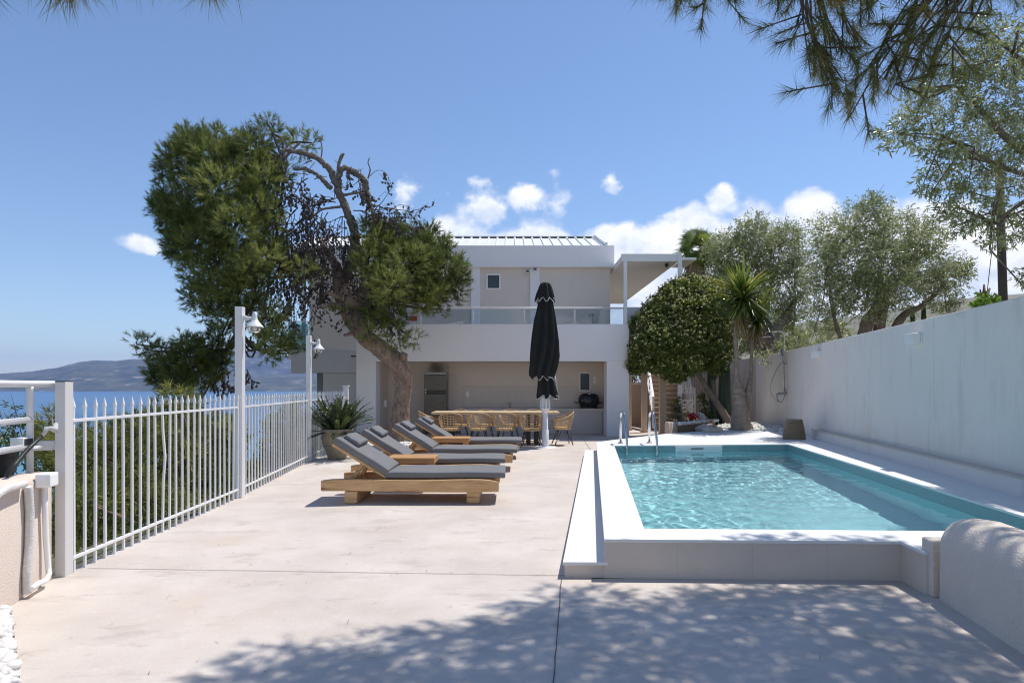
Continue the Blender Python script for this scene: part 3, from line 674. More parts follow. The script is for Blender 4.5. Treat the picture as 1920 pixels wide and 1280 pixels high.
# balcony railing
rl = MB(); rl.tube([(-4.3, 19.0, 3.80), (3.44, 19.0, 3.80)], .028, 10); rail_o = rl.build('balcony_railing', m_metal, H)
bxs = [-4.28, -2.71, -1.15, .365, 1.86, 3.40]
for x in bxs: MB().tube([(x, 19.0, 3.32), (x, 19.0, 3.79)], .016, 8).build('baluster', m_metal, rail_o)
for a, b in zip(bxs[:-1], bxs[1:]): MB().box(a + .03, b - .03, 18.997, 19.003, 3.33, 3.765).build('glass_panel', m_glass, rail_o)
c = P(775, 597, 20.3); MB().box(c.x - .12, c.x + .12, 20.28, 20.3, c.z - .08, c.z + .08).build('red_sign', M('faded_red_plate', (.4, .04, .03), (.5, .08, .06), 9, .5), H, .004)
tp_ = thing('balcony_tap', 'small garden tap on a pipe standing on the balcony', 'tap', (2.55, 20.2, 2.62))
MB().tube([(2.55, 20.2, 2.62), (2.55, 20.2, 3.72)], .018, 8).tube([(2.40, 20.2, 3.74), (2.60, 20.2, 3.74)], .024, 8).tube([(2.45, 20.2, 3.74), (2.45, 20.12, 3.66)], .016, 8).build('tap_body', m_chromedull, tp_)
sb = thing('balcony_lounger', 'pale sun lounger just showing over the balcony parapet', 'sun lounger', (-1.95, 19.6, 2.62))
MB().bar((-2.4, 19.7, 3.28), (-1.5, 19.7, 3.43), .55, .05).build('backrest', m_metal, sb, .01)
MB().bar((-1.5, 19.7, 3.28), (-.9, 19.7, 3.0), .55, .05).build('seat', m_metal, sb, .01)
for x in (-2.3, -1.0):
    for y in (19.5, 19.9): MB().tube([(x, y, 2.62), (x, y, 3.1)], .02, 6).build('leg', m_metal, sb)
# entrance canopy on the right
can = B('canopy', m_white, 3.26, 4.96, 19.02, 28.7, 5.19, 5.36, .006)
B('canopy_beam', m_metal, 3.24, 5.0, 18.94, 19.02, 5.18, 5.40, .006, can)
B('canopy_post', m_metal, 3.31, 3.41, 18.93, 19.03, 3.32, 5.18, .006, can)
B('canopy_post', m_metal, 4.90, 5.02, 18.88, 18.94, 0.0, 5.42, .006, can)
B('canopy_plate', m_metal, 5.03, 5.46, 18.95, 20.2, 5.22, 5.29, .004, can)
MB().lathe([(.0, .0), (.05, -.01), (.06, -.05), (.045, -.10), (.0, -.13)], 16, (P(1250, 492, 19.3).x, 19.3, 5.188)).build('dome_camera', m_dark, can)
for k in range(4): MB().lathe([(.0, -.012), (.05, -.01), (.055, 0)], 14, (4.0 + .2 * (k % 2), 20.5 + 1.7 * k, 5.188)).build('downlight', m_plastic, can)
B('landing_wall', m_white, 3.475, 4.75, 19.3, 19.55, 2.05, 3.87, .01)
# left wing
B('wing_band', m_grey, -7.04, -4.605, 20.38, 20.69, 1.91, 2.63, .008)
B('wing_wall', m_grey, -6.03, -4.605, 20.42, 20.69, -1.2, 1.908, .008)
B('wing_wall', m_grey, -6.9, -4.6, 20.9, 26, -3.5, 1.90)
COL.objects['wing_wall.001'].location.x += 0.62
B('shutter', m_greenpane, -6.28, -6.032, 20.6, 20.69, -1.2, 1.908, .004)
slab = B('side_balcony', m_white, -7.7, -6.5, 22, 27, 2.42, 2.68, .006)
for a, b in (((-7.7, 22.02), (-7.1, 22.02)), ((-7.08, 22.02), (-6.5, 22.02)), ((-7.69, 22.04), (-7.69, 24.4)), ((-7.69, 24.45), (-7.69, 26.9))):
    MB().bar((*a, 3.19), (*b, 3.19), .012, .98).build('glass_panel', m_gglass, slab)
sr = MB(); sr.bar((-7.7, 22.02, 3.71), (-6.5, 22.02, 3.71), .04, .03); sr.bar((-7.69, 22.05, 3.71), (-7.69, 27, 3.71), .04, .03)
sr.build('handrail', m_postface, slab)
B('balcony_post', m_metal, -7.27, -7.15, 22.1, 22.22, 2.68, 5.27, .004, slab)
m_lens = m_steel
bk = MB(); c = P(664, 667.5, 20.36); bk.box(c.x - .1, c.x + .05, 20.34, 20.38, c.z - .02, c.z + .02); bk.build('vent_slot', m_dark, H)

# refrigerator
fx0, fx1, fy = -2.76, -2.05, 20.05
fg = thing('refrigerator', 'smoke stained steel two door refrigerator in the outdoor kitchen', 'refrigerator', (-2.4, 20.35, 0))
MB().box(fx0, fx1, fy + .06, 20.66, .03, 1.93).build('cabinet', M('grey_fridge_side', (.20, .19, .18), (.26, .25, .23), 3, .5), fg, .01)
for z0_, z1_ in ((.06, 1.29), (1.32, 1.84)):
    d_ = MB().box(fx0 + .005, fx1 - .005, fy, fy + .055, z0_, z1_).build('door', m_steel, fg, .012, 3)
    hz = z1_ - .035 if z0_ < 1 else z0_ + .02
    MB().bar((fx0 + .1, fy - .02, hz), (fx1 - .03, fy - .02, hz), .035, .035).build('handle', m_dark, d_, .006)
MB().box(fx0, fx1, fy + .01, fy + .055, 1.845, 1.93).build('top_panel', M('sooty_steel', (.22, .24, .26), (.34, .37, .40), 12, .4, metal=.5), fg, .006)
for z in (1.27, 1.36): MB().lathe([(.0, 0), (.022, 0), (.022, .05), (.0, .05)], 10, (fx0 + .06, fy - .02, z)).build('hinge', m_plastic, fg)
MB().box(fx1 - .13, fx1 - .09, fy - .012, fy, .93, 1.0).build('lock', m_dark, fg, .004)
# barbecue
bc = P(1104, 764, 20.3); bc.z = .787
bq = thing('barbecue_grill', 'round lidded black gas barbecue standing on the kitchen counter', 'barbecue', bc)
def dome(prof, sx, sy, name, mat, par):
    mb = MB(); mb.lathe(prof, 28, (0, 0, 0)); mb.v = [(bc.x + x * sx, bc.y + y * sy, bc.z + z) for x, y, z in mb.v]
    return mb.build(name, mat, par)
m_enamel = M('black_enamel', (.012, .013, .018), (.02, .02, .026), 3, .22)
lid = dome([(1.0, .20), (1.02, .24), (.98, .34), (.86, .42), (.60, .47), (.0, .485)], .33, .24, 'lid', m_enamel, bq)
dome([(.0, .03), (.75, .04), (.92, .10), (1.0, .195)], .31, .22, 'bowl', m_enamel, bq)
MB().tube([(bc.x - .1, bc.y - .25, bc.z + .28), (bc.x - .08, bc.y - .29, bc.z + .28), (bc.x + .08, bc.y - .29, bc.z + .28), (bc.x + .1, bc.y - .25, bc.z + .28)], .012, 8).build('handle', m_black, lid)
for s_ in (-1, 1):
    MB().bar((bc.x + s_ * .30, bc.y, bc.z + .17), (bc.x + s_ * .46, bc.y, bc.z + .19), .28, .03).build('side_shelf', m_black, bq, .008)
    MB().bar((bc.x + s_ * .24, bc.y - .12, bc.z), (bc.x + s_ * .2, bc.y - .08, bc.z + .1), .05, .05).build('leg', m_black, bq)
    MB().bar((bc.x + s_ * .24, bc.y + .12, bc.z), (bc.x + s_ * .2, bc.y + .08, bc.z + .1), .05, .05).build('leg', m_black, bq)
MB().lathe([(0, .02), (.03, .02), (.03, 0)], 12, (bc.x, bc.y - .16, bc.z + .445)).build('thermometer', m_plastic, lid)
# faucet
fc = P(956, 765, 20.4); fc.z = .787
fa = thing('kitchen_tap', 'small chrome mixer tap at the kitchen counter sink', 'tap', fc)
MB().tube([fc, fc + Vector((0, 0, .12)), fc + Vector((-.02, -.02, .17)), fc + Vector((-.10, -.06, .16)), fc + Vector((-.12, -.07, .13))], .016, 10).build('spout', m_chromedull, fa)
MB().tube([fc + Vector((0.0, 0, .13)), fc + Vector((.07, 0, .20))], .011, 8).build('lever', m_chromedull, fa)

# ------------------------------------------------------------------ dining table and chairs
tb = thing('dining_table', 'long pale wooden dining table on black steel legs', 'table', (-.42, 16.5, 0))
MB().box(-2.02, 1.2, 16.02, 17.0, .775, .83).build('tabletop', m_tablewood, tb, .006)
for x in (-1.75, -1.55, .42, .62):
    for y in (16.2, 16.8): MB().box(x - .05, x + .05, y - .05, y + .05, 0, .772).build('leg', m_black, tb, .004)
def make_chair():
    r = thing('rattan_chair', 'x', 'chair', (0, 0, 0), 'rattan armchairs around the dining table')
    def sh(th, t):                                       # shell: t 0 at the seat ring, 1 at the rim; th 0 = middle of the back
        rim = .62 + .215 * (0.5 + 0.5 * math.cos(min(abs(th) * 1.25, math.pi)))
        rad = .215 + .085 * math.sin(t * math.pi / 2)
        fwd = max(0, abs(th) - 1.35) * .13
        return Vector((rad * 1.0 * math.sin(th), -rad * math.cos(th) * .95 + fwd, .41 + (rim - .41) * t))
    ths = [-2.05 + 4.1 * k / 36 for k in range(37)]
    fr = MB(); fr.tube([sh(t, 1) for t in ths], .014, 8)
    fr.tube([sh(ths[0], 1), sh(ths[0], .5), sh(ths[0], 0)], .011, 6); fr.tube([sh(ths[-1], 1), sh(ths[-1], .5), sh(ths[-1], 0)], .011, 6)
    fr.build('rim', m_rattan, r, world=False)
    wv = MB()
    for k in range(10):
        t = .06 + .88 * k / 9; wv.tube([sh(a, t) for a in ths], .0062, 5)
    for k in range(15):
        a = -2.0 + 4.0 * k / 14; off = .012
        for o_ in ((-off, off) if k % 2 == 0 else (0,)): wv.tube([sh(a + o_ * 2, t / 6) for t in range(7)], .0058, 5)
    wv.build('woven_shell', m_rattan, r, world=False)
    st = MB(); ring = [(.235 * math.sin(2 * math.pi * k / 28), .225 * math.cos(2 * math.pi * k / 28) + .01) for k in range(28)]
    st.prism(ring, .395, .425); st.prism([(x * .9, y * .9) for x, y in ring], .426, .455)
    st.build('seat', m_rattan, r, .008, world=False)
    for sx in (-1, 1):
        for sy in (-1, 1):
            l = MB(); l.tube([(sx * .13, sy * .13 - .02, .395), (sx * .232, sy * .232, .012), (sx * .236, sy * .224, .008), (sx * .17, sy * .05, .395)], .0075, 6)
            l.build('leg', m_black, r, world=False)
    return r
chair = make_chair()
cl = [(-1.50, 15.72, 0.06, 'rattan chair at the near side of the table, farthest left behind the loungers'), (-.815, 15.70, -.04, 'rattan chair at the near side of the table, second from the tree trunk'),
      (-.17, 15.70, .05, 'rattan chair at the near side of the table, third from the tree trunk'), (.47, 15.62, -.12, 'rattan chair with its back to the camera, right beside the parasol pole'),
      (-1.40, 17.32, math.pi + .05, 'rattan chair across the table in front of the refrigerator'), (-.73, 17.34, math.pi - .04, 'rattan chair across the table, just left of the kitchen tap'),
      (-.04, 17.33, math.pi, 'rattan chair across the table, directly below the kitchen tap'), (.60, 17.33, math.pi + .06, 'rattan chair across the table, half hidden behind the parasol pole'),
      (-2.12, 16.5, -math.pi / 2 + .2, 'rattan chair at the head of the table beside the pine trunk'), (1.27, 16.15, math.pi / 2 + .12, 'rattan chair seen from the side at the table end right of the parasol')]
for i, (x, y, rz, lab) in enumerate(cl):
    o = chair if i == 0 else copy_tree(chair)
    o.location = (x, y, 0); o.rotation_euler.z = rz; o['label'] = lab

# ------------------------------------------------------------------ closed parasol
pb = Vector((.803, 15.5, 0))
pr = thing('parasol', 'closed black parasol on a white pole beside the dining table', 'parasol', pb)
MB().lathe([(0, .02), (.27, .018), (.28, 0)], 28, pb).build('base_plate', m_metal, pr)
MB().lathe([(.085, .018), (.085, .42), (.07, .43), (.066, 1.0), (.062, 3.7), (0, 3.72)], 20, pb).build('pole', m_metal, pr)
br = MB(); br.lathe([(.066, .82), (.10, .92), (.13, .93), (.13, .95)], 16, pb)
for k in range(8):
    a = 2 * math.pi * k / 8 + .2; br.bar(pb + Vector((.115 * math.cos(a), .115 * math.sin(a), .93)), pb + Vector((.105 * math.cos(a), .105 * math.sin(a), 1.22)), .03, .03, (1, 0, 0.01))
br.build('bracket', m_metal, pr)
def px2(z, l, r): return (z, (l - 1021) / FOC * 15.5, (r - 1021) / FOC * 15.5)
def folds(prof, n, depth, ph, name, hem=True, twist=0.0):
    """prof: (row, left px, right px) outline of the bundled canvas"""
    mb = MB(); ring = 96; vs = []; rows = []
    for i, (py, l, r) in enumerate(prof):
        z = EYE - (py - CY) / FOC * 15.5; cx_ = ((l + r) / 2 - 1021.5) / FOC * 15.5; hw = (r - l) / 2 / FOC * 15.5
        row = []
        for k in range(ring):
            a = 2 * math.pi * k / ring
            f = 1 - depth * (0.5 + 0.5 * math.cos(n * (a + ph + twist * i) + .8 * math.sin(2 * a + i * .13))) ** 1.3 + .03 * math.sin(3 * a + i * .4)
            row.append(pb + Vector((cx_ + hw * f * math.cos(a), hw * .85 * f * math.sin(a), z + (.05 * math.cos(n * (a + ph + twist * i)) if i == len(prof) - 1 else 0))))
        rows.append(row); vs += row
    mb.add(vs, [(i * ring + k, (i + 1) * ring + k, (i + 1) * ring + (k + 1) % ring, i * ring + (k + 1) % ring) for i in range(len(prof) - 1) for k in range(ring)], True)
    o = mb.build(name, m_canvas, pr)
    if hem: MB().tube(rows[-1] + [rows[-1][0]], .011, 5).build('hem', m_piping, o)
    return o
def dense(prof, n=26):
    ys_ = [p[0] for p in prof]; out = []
    for k in range(n + 1):
        y = ys_[0] + (ys_[-1] - ys_[0]) * k / n; out.append((y, np.interp(y, ys_, [p[1] for p in prof]), np.interp(y, ys_, [p[2] for p in prof])))
    return out
body = folds(dense([(560, 1007, 1036), (572, 1007, 1037), (600, 1000, 1042), (640, 995, 1049), (668, 991, 1050), (690, 989, 1046), (705, 989, 1041), (709, 997, 1039)]), 8, .34, .3, 'canopy', True, .02)
folds(dense([(704, 1007, 1038), (715, 1007, 1039), (735, 1005, 1045), (744, 1003, 1048)], 12), 7, .40, .9, 'canopy_skirt', True, .03)
folds(dense([(529, 1018, 1026), (530, 1014, 1030), (536, 1010, 1033), (550, 1005, 1038), (563, 1002, 1041)], 14), 8, .24, .3, 'canopy_cap')
st_ = MB(); st_.tube([pb + Vector((.24 * math.cos(a / 20 * 6.283), .20 * math.sin(a / 20 * 6.283), 1.70 + .02 * math.sin(a))) for a in range(21)], .013, 5)
st_.tube([pb + Vector((.23, -.1, 1.70)), pb + Vector((.26, -.14, 1.55)), pb + Vector((.29, -.12, 1.36))], .012, 5); st_.build('tie_strap', m_piping, pr)
cd = MB(); cd.tube([pb + Vector((.1, -.08, 1.2)), pb + Vector((.19, -.08, .95)), pb + Vector((.2, -.06, .72)), pb + Vector((.1, -.06, .68))], .006, 5); cd.build('cord', m_piping, pr)

# ------------------------------------------------------------------ sun loungers and side tables
def make_lounger():
    r = thing('sun_lounger', 'x', 'sun lounger', (0, 0, 0), 'sun loungers lined up on the terrace')
    # local: right (foot) end of mattress at x = 0, head towards -x; near edge y = 0
    def beam(y):
        mb = MB(); n = 18; vs = []
        for i in range(n + 1):
            t = i / n; x = -2.29 + 2.21 * t
            top = .305 + .006 * math.sin(9 * t) - (.03 * max(0, (t - .93) / .07) if t > .93 else 0) - .012 * (t < .02)
            bot = .155 + .008 * math.sin(5 * t + 1)
            for yy, zz in ((-.055, bot), (.055, bot), (.055, top - .006), (-.055, top)): vs.append((x, y + yy + .005 * math.sin(7 * t + y * 9), zz))
        fs = [(0, 1, 2, 3), (4 * n + 3, 4 * n + 2, 4 * n + 1, 4 * n)]
        for i in range(n):
            for k in range(4): fs.append((4 * i + k, 4 * i + 4 + k, 4 * i + 4 + (k + 1) % 4, 4 * i + (k + 1) % 4))
        mb.add(vs, fs); return mb
    beam(-.005).build('side_rail', m_wood, r, .014, 3, world=False)
    bk2 = beam(.735); bk2.v = [(x + .09 if x < -1.2 else x, y, z) for x, y, z in bk2.v]; bk2.build('side_rail', m_wood, r, .014, 3, world=False)
    for x in (-1.92, -.40):
        l = MB(); l.bar((x, -.04, .083), (x, .78, .083), .16, .145); l.bar((x, -.03, .008), (x, .77, .008), .12, .014); l.build('foot_beam', m_wood, r, .014, 2, world=False)
    s = MB(); s.bar((-1.50, .365, .285), (-.12, .365, .285), .58, .035); s.build('slat_bed', m_wood, r, world=False)
    hb = MB(); hb.box(-2.02, -1.92, .05, .68, .16, .29); hb.build('head_beam', m_wood, r, .012, 2, world=False)
    B0, B1 = Vector((-1.49, 0, .315)), Vector((-2.17, 0, .735))
    d = (B1 - B0).normalized(); nn = Vector((-d.z, 0, d.x)); nn = nn if nn.z > 0 else -nn
    bf = MB(); bf.bar(B0 + Vector((0, .375, -.0)), B1 + Vector((0, .375, 0)), .70, .035, nn); back = bf.build('back_frame', m_wood, r, .006, 2, world=False)
    pp = MB(); pp.bar((-1.98, .12, .20), (-1.80, .12, .50), .05, .06, (0, 1, 0)); pp.bar((-1.98, .62, .20), (-1.80, .62, .50), .05, .06, (0, 1, 0)); pp.build('prop', m_wood, back, .006, 2, world=False)
    def cushion(a, b, w, th, nrm, y0, puffy=.012):
        """soft slab from a to b"""
        mb = MB(); nu, nv = 16, 10; ax = (b - a); L_ = ax.length; ax = ax.normalized()
        vs = []; idx = {}
        def pt(u_, v_, s_):
            e = min(1, (1 - abs(2 * u_ - 1)) * 6) * min(1, (1 - abs(2 * v_ - 1)) * 4)
            p = a + ax * (u_ * L_) + Vector((0, y0 + v_ * w, 0)) + nrm * ((th if s_ else 0) + (puffy * e if s_ else 0) + .003 * math.sin(11 * u_ + 5 * v_) * (1 if s_ else 0))
            return p
        for s_ in (0, 1):
            for i in range(nu + 1):
                for j in range(nv + 1): idx[(s_, i, j)] = len(vs); vs.append(pt(i / nu, j / nv, s_))
        fs = []
        for i in range(nu):
            for j in range(nv):
                fs.append((idx[1, i, j], idx[1, i + 1, j], idx[1, i + 1, j + 1], idx[1, i, j + 1])); fs.append((idx[0, i, j], idx[0, i, j + 1], idx[0, i + 1, j + 1], idx[0, i + 1, j]))
        for i in range(nu):
            fs.append((idx[0, i, 0], idx[0, i + 1, 0], idx[1, i + 1, 0], idx[1, i, 0])); fs.append((idx[0, i + 1, nv], idx[0, i, nv], idx[1, i, nv], idx[1, i + 1, nv]))
        for j in range(nv):
            fs.append((idx[0, 0, j + 1], idx[0, 0, j], idx[1, 0, j], idx[1, 0, j + 1])); fs.append((idx[0, nu, j], idx[0, nu, j + 1], idx[1, nu, j + 1], idx[1, nu, j]))
        mb.add(vs, fs, True); return mb
    up = Vector((0, 0, 1))
    m1 = cushion(Vector((-1.50, 0, .315)), Vector((0, 0, .315)), .75, .075, up, 0).build('mattress', m_fabric, r, .016, 3, world=False)
    o2 = nn * .022
    m2 = cushion(B1 + o2, B0 + o2 + d * .02, .75, .085, nn, 0).build('back_cushion', m_fabric, r, .016, 3, world=False)
    pa = B1 + nn * .12 - d * .28; pb_ = B1 + nn * .12 - d * .055
    cushion(pb_, pa, .48, .05, nn, .135, .02).build('pillow', m_fabric, r, .018, 3, world=False)
    sb_ = MB(); sb_.bar(B1 + nn * .118 + d * .01 + Vector((0, .2, 0)), B1 + nn * .118 - d * .1 + Vector((0, .2, 0)), .05, .006, nn); sb_.bar(B1 + nn * .118 + d * .01 + Vector((0, .55, 0)), B1 + nn * .118 - d * .1 + Vector((0, .55, 0)), .05, .006, nn)
    sb_.build('pillow_strap', m_black, r, world=False)
    return r
L0 = make_lounger()
for i, (x, y, rz, lab) in enumerate(((-.085, 8.0, 0.0, 'wooden sun lounger with charcoal cushions, nearest of the row to the camera'), (-.10, 9.57, .015, 'charcoal cushioned lounger directly behind the nearest one, sharing its side table'),
                                     (.09, 11.05, -.01, 'charcoal cushioned lounger in the row, third away from the camera'), (.21, 12.95, .01, 'charcoal cushioned lounger farthest away, closest to the dining table'))):
    o = L0 if i == 0 else copy_tree(L0)
    o.location = (x, y, 0); o.rotation_euler.z = rz; o['label'] = lab
for i, (x0, x1, y0) in enumerate(((-1.75, -1.08, 8.9), (-1.56, -.83, 12.38))):
    st = thing('side_table', ['thick oak side table between the two nearest loungers', 'thick oak side table between the two farthest loungers'][i], 'side table', ((x0 + x1) / 2, y0 + .24, 0), 'oak side tables between the loungers')
    MB().box(x0, x1, y0, y0 + .50, .385, .47).build('tabletop', m_endwood, st, .008)
    for x in (x0 + .08, x1 - .08): MB().box(x - .05, x + .05, y0 + .1, y0 + .40, 0, .383).build('leg', m_endwood, st, .006)

# ------------------------------------------------------------------ picket fence with lamp posts
F = [Vector((-3.44, 4.943, 0)), Vector((-3.59, 8.447, 0)), Vector((-3.975, 12.52, 0)), Vector((-4.28, 16.5, 0))]
fence = thing('picket_fence', 'white metal picket fence with spear tips along the terrace edge', 'fence', F[0])
post = MB().box(F[0].x - .060, F[0].x + .020, F[0].y - .045, F[0].y + .048, -.08, 1.492).build('end_post', m_postface, fence, .004)
MB().box(F[0].x - .058, F[0].x + .018, F[0].y - .043, F[0].y + .046, 1.492, 1.5).build('post_cap', m_dark, post)
MB().box(F[3].x - .06, F[3].x + .06, F[3].y - .06, F[3].y + .06, -.05, 1.46).build('end_post', m_metal, fence, .006)
MB().box(F[3].x - .075, F[3].x + .075, F[3].y - .075, F[3].y + .075, 1.46, 1.50).build('post_cap', m_metal, COL.objects['end_post.001'], .006)
for k, (n, a, b) in enumerate(((25, F[0], F[1]), (29, F[1], F[2]), (28, F[2], F[3]))):
    d = (b - a).normalized()
    for z in (.115, 1.19): MB().bar(a + d * .06 + Vector((0, 0, z)), b - d * .05 + Vector((0, 0, z)), .026, .025).build('rail', m_metal, fence, .003)
    for i in range(n):
        t = (i + .62) / (n + .25); p = a.lerp(b, t); w = .0092
        mb = MB(); lean = random.uniform(-.006, .006)
        bend = .028 if (k == 0 and i == 10) else 0
        rows = [(-.02, w, 0), (.5, w, bend * .3), (.75, w, bend), (1.0, w, bend * .3), (1.275, w, 0), (1.30, w * 1.45, 0), (1.33, w * .9, 0), (1.372, .001, 0)]
        vs = []
        for z, ww, bx in rows:
            for sx, sy in ((-1, -1), (1, -1), (1, 1), (-1, 1)): vs.append((p.x + sx * ww + lean * z + bx, p.y + sy * ww, z))
        fs = [(4 * r_ + q_, 4 * r_ + (q_ + 1) % 4, 4 * r_ + 4 + (q_ + 1) % 4, 4 * r_ + 4 + q_) for r_ in range(len(rows) - 1) for q_ in range(4)] + [(3, 2, 1, 0)]
        mb.add(vs, fs); mb.build('picket', m_metal, fence)
def lamp_post(p, h, w, label):
    r = thing('lamp_post', label, 'lamp post', p, 'lamp posts rising from the picket fence')
    MB().prism([(p.x - w / 2, p.y - w / 2), (p.x + w / 2, p.y - w / 2), (p.x + w / 2, p.y + w / 2), (p.x - w / 2, p.y + w / 2)], 0, h).build('post', m_metal, r, .004)
    c = p + Vector((w / 2, -.02, h - .15))
    MB().lathe([(0, .05), (.04, .045), (.045, .03), (.045, 0), (0, 0)], 14, (0, 0, 0)); 
    arm = MB(); arm.tube([c + Vector((-.005, 0, .015)), c + Vector((.012, 0, .015))], .045, 14); arm.tube([c + Vector((.01, 0, .01)), c + Vector((.07, 0, .0)), c + Vector((.15, 0, .01))], [.034, .02, .016], 10)
    a_ = arm.build('arm', m_metal, r)
    lc = c + Vector((.155, 0, -.02))
    sh = MB(); sh.lathe([(0, .105), (.015, .10), (.028, .085), (.03, .04), (.034, .005), (.05, -.02), (.085, -.065), (.108, -.09), (.112, -.10), (.105, -.10)], 24, lc); sh.build('lamp_shade', m_metal, r)
    gl = MB(); gl.lathe([(.078, -.092), (.080, -.11), (.070, -.145), (.045, -.17), (0, -.18)], 20, lc); gl.build('lamp_glass', m_bulb, r)
    bl = MB(); bl.lathe([(.0, -.07), (.028, -.075), (.034, -.11), (.025, -.14), (0, -.15)], 14, lc); bl.build('bulb', m_plastic, r)
lamp_post(F[1], 2.51, .098, 'tall white lamp post nearest the camera, with a bell shaped lamp')
lamp_post(F[2], 2.46, .088, 'white lamp post with bell lamp standing beside the potted fern')

# ------------------------------------------------------------------ low wall with rail at the left edge
wA, wB = Vector((-3.475, 4.83, 0)), Vector((-3.30, 4.12, 0)); wd = (wB - wA).normalized(); wn_ = Vector((-wd.y, wd.x, 0)); wn_ = wn_ if wn_.x > 0 else -wn_
wC = wB + wd * 2.4
lw = thing('low_wall', 'low pale pink rendered wall at the left edge below the white tube rail', 'wall', wB)
mb = MB(); n = 16; vs = []
for i in range(n + 1):
    p = wA.lerp(wC, i / n); top = .815 + .025 * (i / n) + .006 * math.sin(i * 1.3)
    prof = [(0, -.1), (0, top - .05), (-.018, top - .015), (-.05, top), (-.16, top), (-.2, top - .03), (-.2, -.6)]
    for o_, z in prof: vs.append(p + wn_ * o_ + Vector((0, 0, z)))
k7 = 7
fs = [(i * k7 + j, (i + 1) * k7 + j, (i + 1) * k7 + j + 1, i * k7 + j + 1) for i in range(n) for j in range(6)] + [tuple(range(k7)), tuple(n * k7 + j for j in range(6, -1, -1))]
mb.add(vs, fs, True); mb.build('wall_body', m_pink, lw)
rr = thing('tube_railing', 'white tubular railing above the low pink wall', 'railing', wA)
rp = Vector((-3.66, 4.86, 0)); r0 = rp + wd * 2.6 + Vector((-.02, 0, 0)); lastp = F[0] + Vector((-.05, .02, 0))
m_tube = m_metal
for z, endx in ((1.475, lastp), (1.205, rp), (1.005, rp)):
    MB().tube([r0 + Vector((0, 0, z)), rp + Vector((0, 0, z)), endx + Vector((0, 0, z))], .026 if z > 1.4 else .023, 14).build('rail', m_tube, rr)
MB().tube([rp + Vector((0, 0, .55)), rp + Vector((0, 0, 1.43)), rp + Vector((0, 0, 1.455))], [.024, .024, .03], 14).build('post', m_tube, rr)
MB().bar(rp + Vector((.02, 0, 1.005)), lastp + Vector((0, 0, 1.005)), .05, .07).build('bracket', m_postface, rr, .004)
# conduits, box, cable
def thing1(name, mb, mat, label, cat, group=None, bevel=0.0):
    o = mb.build(name, mat, None, bevel); return tag(o, label, cat, group)
def onwall(px, py, off=.02):
    d_ = Vector(((px - CX) / FOC, 1, -(py - CY) / FOC)); t = (wA + wn_ * off).dot(wn_) / d_.dot(wn_)
    return Vector((0, 0, EYE)) + d_ * t
m_conduit = M('ribbed_white_conduit', (.66, .64, .61), (.74, .72, .70), 14, .6, .8, 60, stretch=(.2, .2, 3))
def ribbed(pts, r):
    out = []; rad = []
    for i in range(len(pts) - 1):
        a, b = Vector(pts[i]), Vector(pts[i + 1]); n_ = max(2, int((b - a).length / .008))
        for k in range(n_): out.append(a.lerp(b, k / n_)); rad.append(r * (1 + .07 * ((len(out)) % 2)))
    out.append(Vector(pts[-1])); rad.append(r)
    return MB().tube(out, rad, 10)
cw = thing1('drain_conduit', ribbed([onwall(-40, 990, .04), onwall(-25, 950, .04), onwall(-6, 928, .04), onwall(12, 916, .035), onwall(30, 911, .03), onwall(46, 907, .025)], .024), m_conduit, 'white ribbed conduit curving off the wall at the left picture edge', 'pipe', 'conduits on the low wall')
thing1('drain_conduit', ribbed([onwall(53, 912, .03), onwall(56, 960, .03), onwall(55, 1020, .03), onwall(51, 1070, .03), onwall(51, 1112, .03)], .027), m_conduit, 'thick white ribbed conduit running straight down the low wall', 'pipe', 'conduits on the low wall')
thing1('drain_conduit', MB().tube([onwall(84, 908, .03), onwall(84, 950, .03), onwall(86, 1010, .03), onwall(90, 1060, .04), onwall(92, 1075, .05), onwall(86, 1088, .06), onwall(72, 1093, .06), onwall(58, 1104, .06)], .019, 12), m_plastic, 'smooth white conduit dropping from the junction box and bending at the ground', 'pipe', 'conduits on the low wall')
jb = onwall(88, 899, .05); bx = MB(); bx.bar(jb + wd * .07, jb - wd * .07, .10, .10)
jbo = thing1('junction_box', bx, m_plastic, 'small white junction box on the corner of the low wall', 'junction box', None, .012)
MB().tube([jb - wd * .068, jb - wd * .074], .026, 16).build('knockout', m_postface, jbo)
c1 = F[0] + Vector((-.04, -.09, 1.17))
cbl = MB(); cp = [c1, P(100, 806, 4.78), P(88, 806, 4.75), P(74, 822, 4.7), P(52, 842, 4.62), P(30, 868, 4.5), P(12, 892, 4.4)]
cbl.tube([P(78, 818, 4.72)] + cp[4:], [.014, .016, .016, .016], 8)
cab = thing1('loose_cable', cbl, m_black, 'black cable hanging from the fence end post over the wall', 'cable')
rope = MB(); rope.tube([c1 + Vector((.02, 0, 0)), P(104, 806, 4.8), P(96, 803, 4.78), P(88, 803, 4.75), P(80, 816, 4.72)], [.018, .022, .016, .02, .012], 7, jitter=.2); rope.build('frayed_wrap', m_piping, cab)
fl = thing('spot_lamp', 'little white box lamp clipped on the tube railing', 'lamp', P(42, 836, 4.78))
c = P(42, 828, 4.78); MB().box(c.x - .055, c.x + .045, c.y - .05, c.y + .05, c.z - .033, c.z + .033).build('housing', m_plastic, fl, .004)
MB().box(c.x + .0455, c.x + .05, c.y - .04, c.y + .04, c.z - .024, c.z + .024).build('lens', m_dark, fl)
MB().bar((c.x - .12, c.y, c.z - .045), (c.x + .12, c.y, c.z - .04), .1, .02).build('bracket', m_plastic, fl, .003)
kp = thing('flower_trough', 'dark planting pot behind the tube railing at the left edge', 'pot', P(-6, 890, 4.9))
pc = P(-6, 890, 4.9); MB().lathe([(0, 0), (.10, 0), (.14, .2), (.155, .22), (.14, .22), (.12, .05)], 20, pc + Vector((0, 0, -.03))).build('pot_body', m_black, kp)

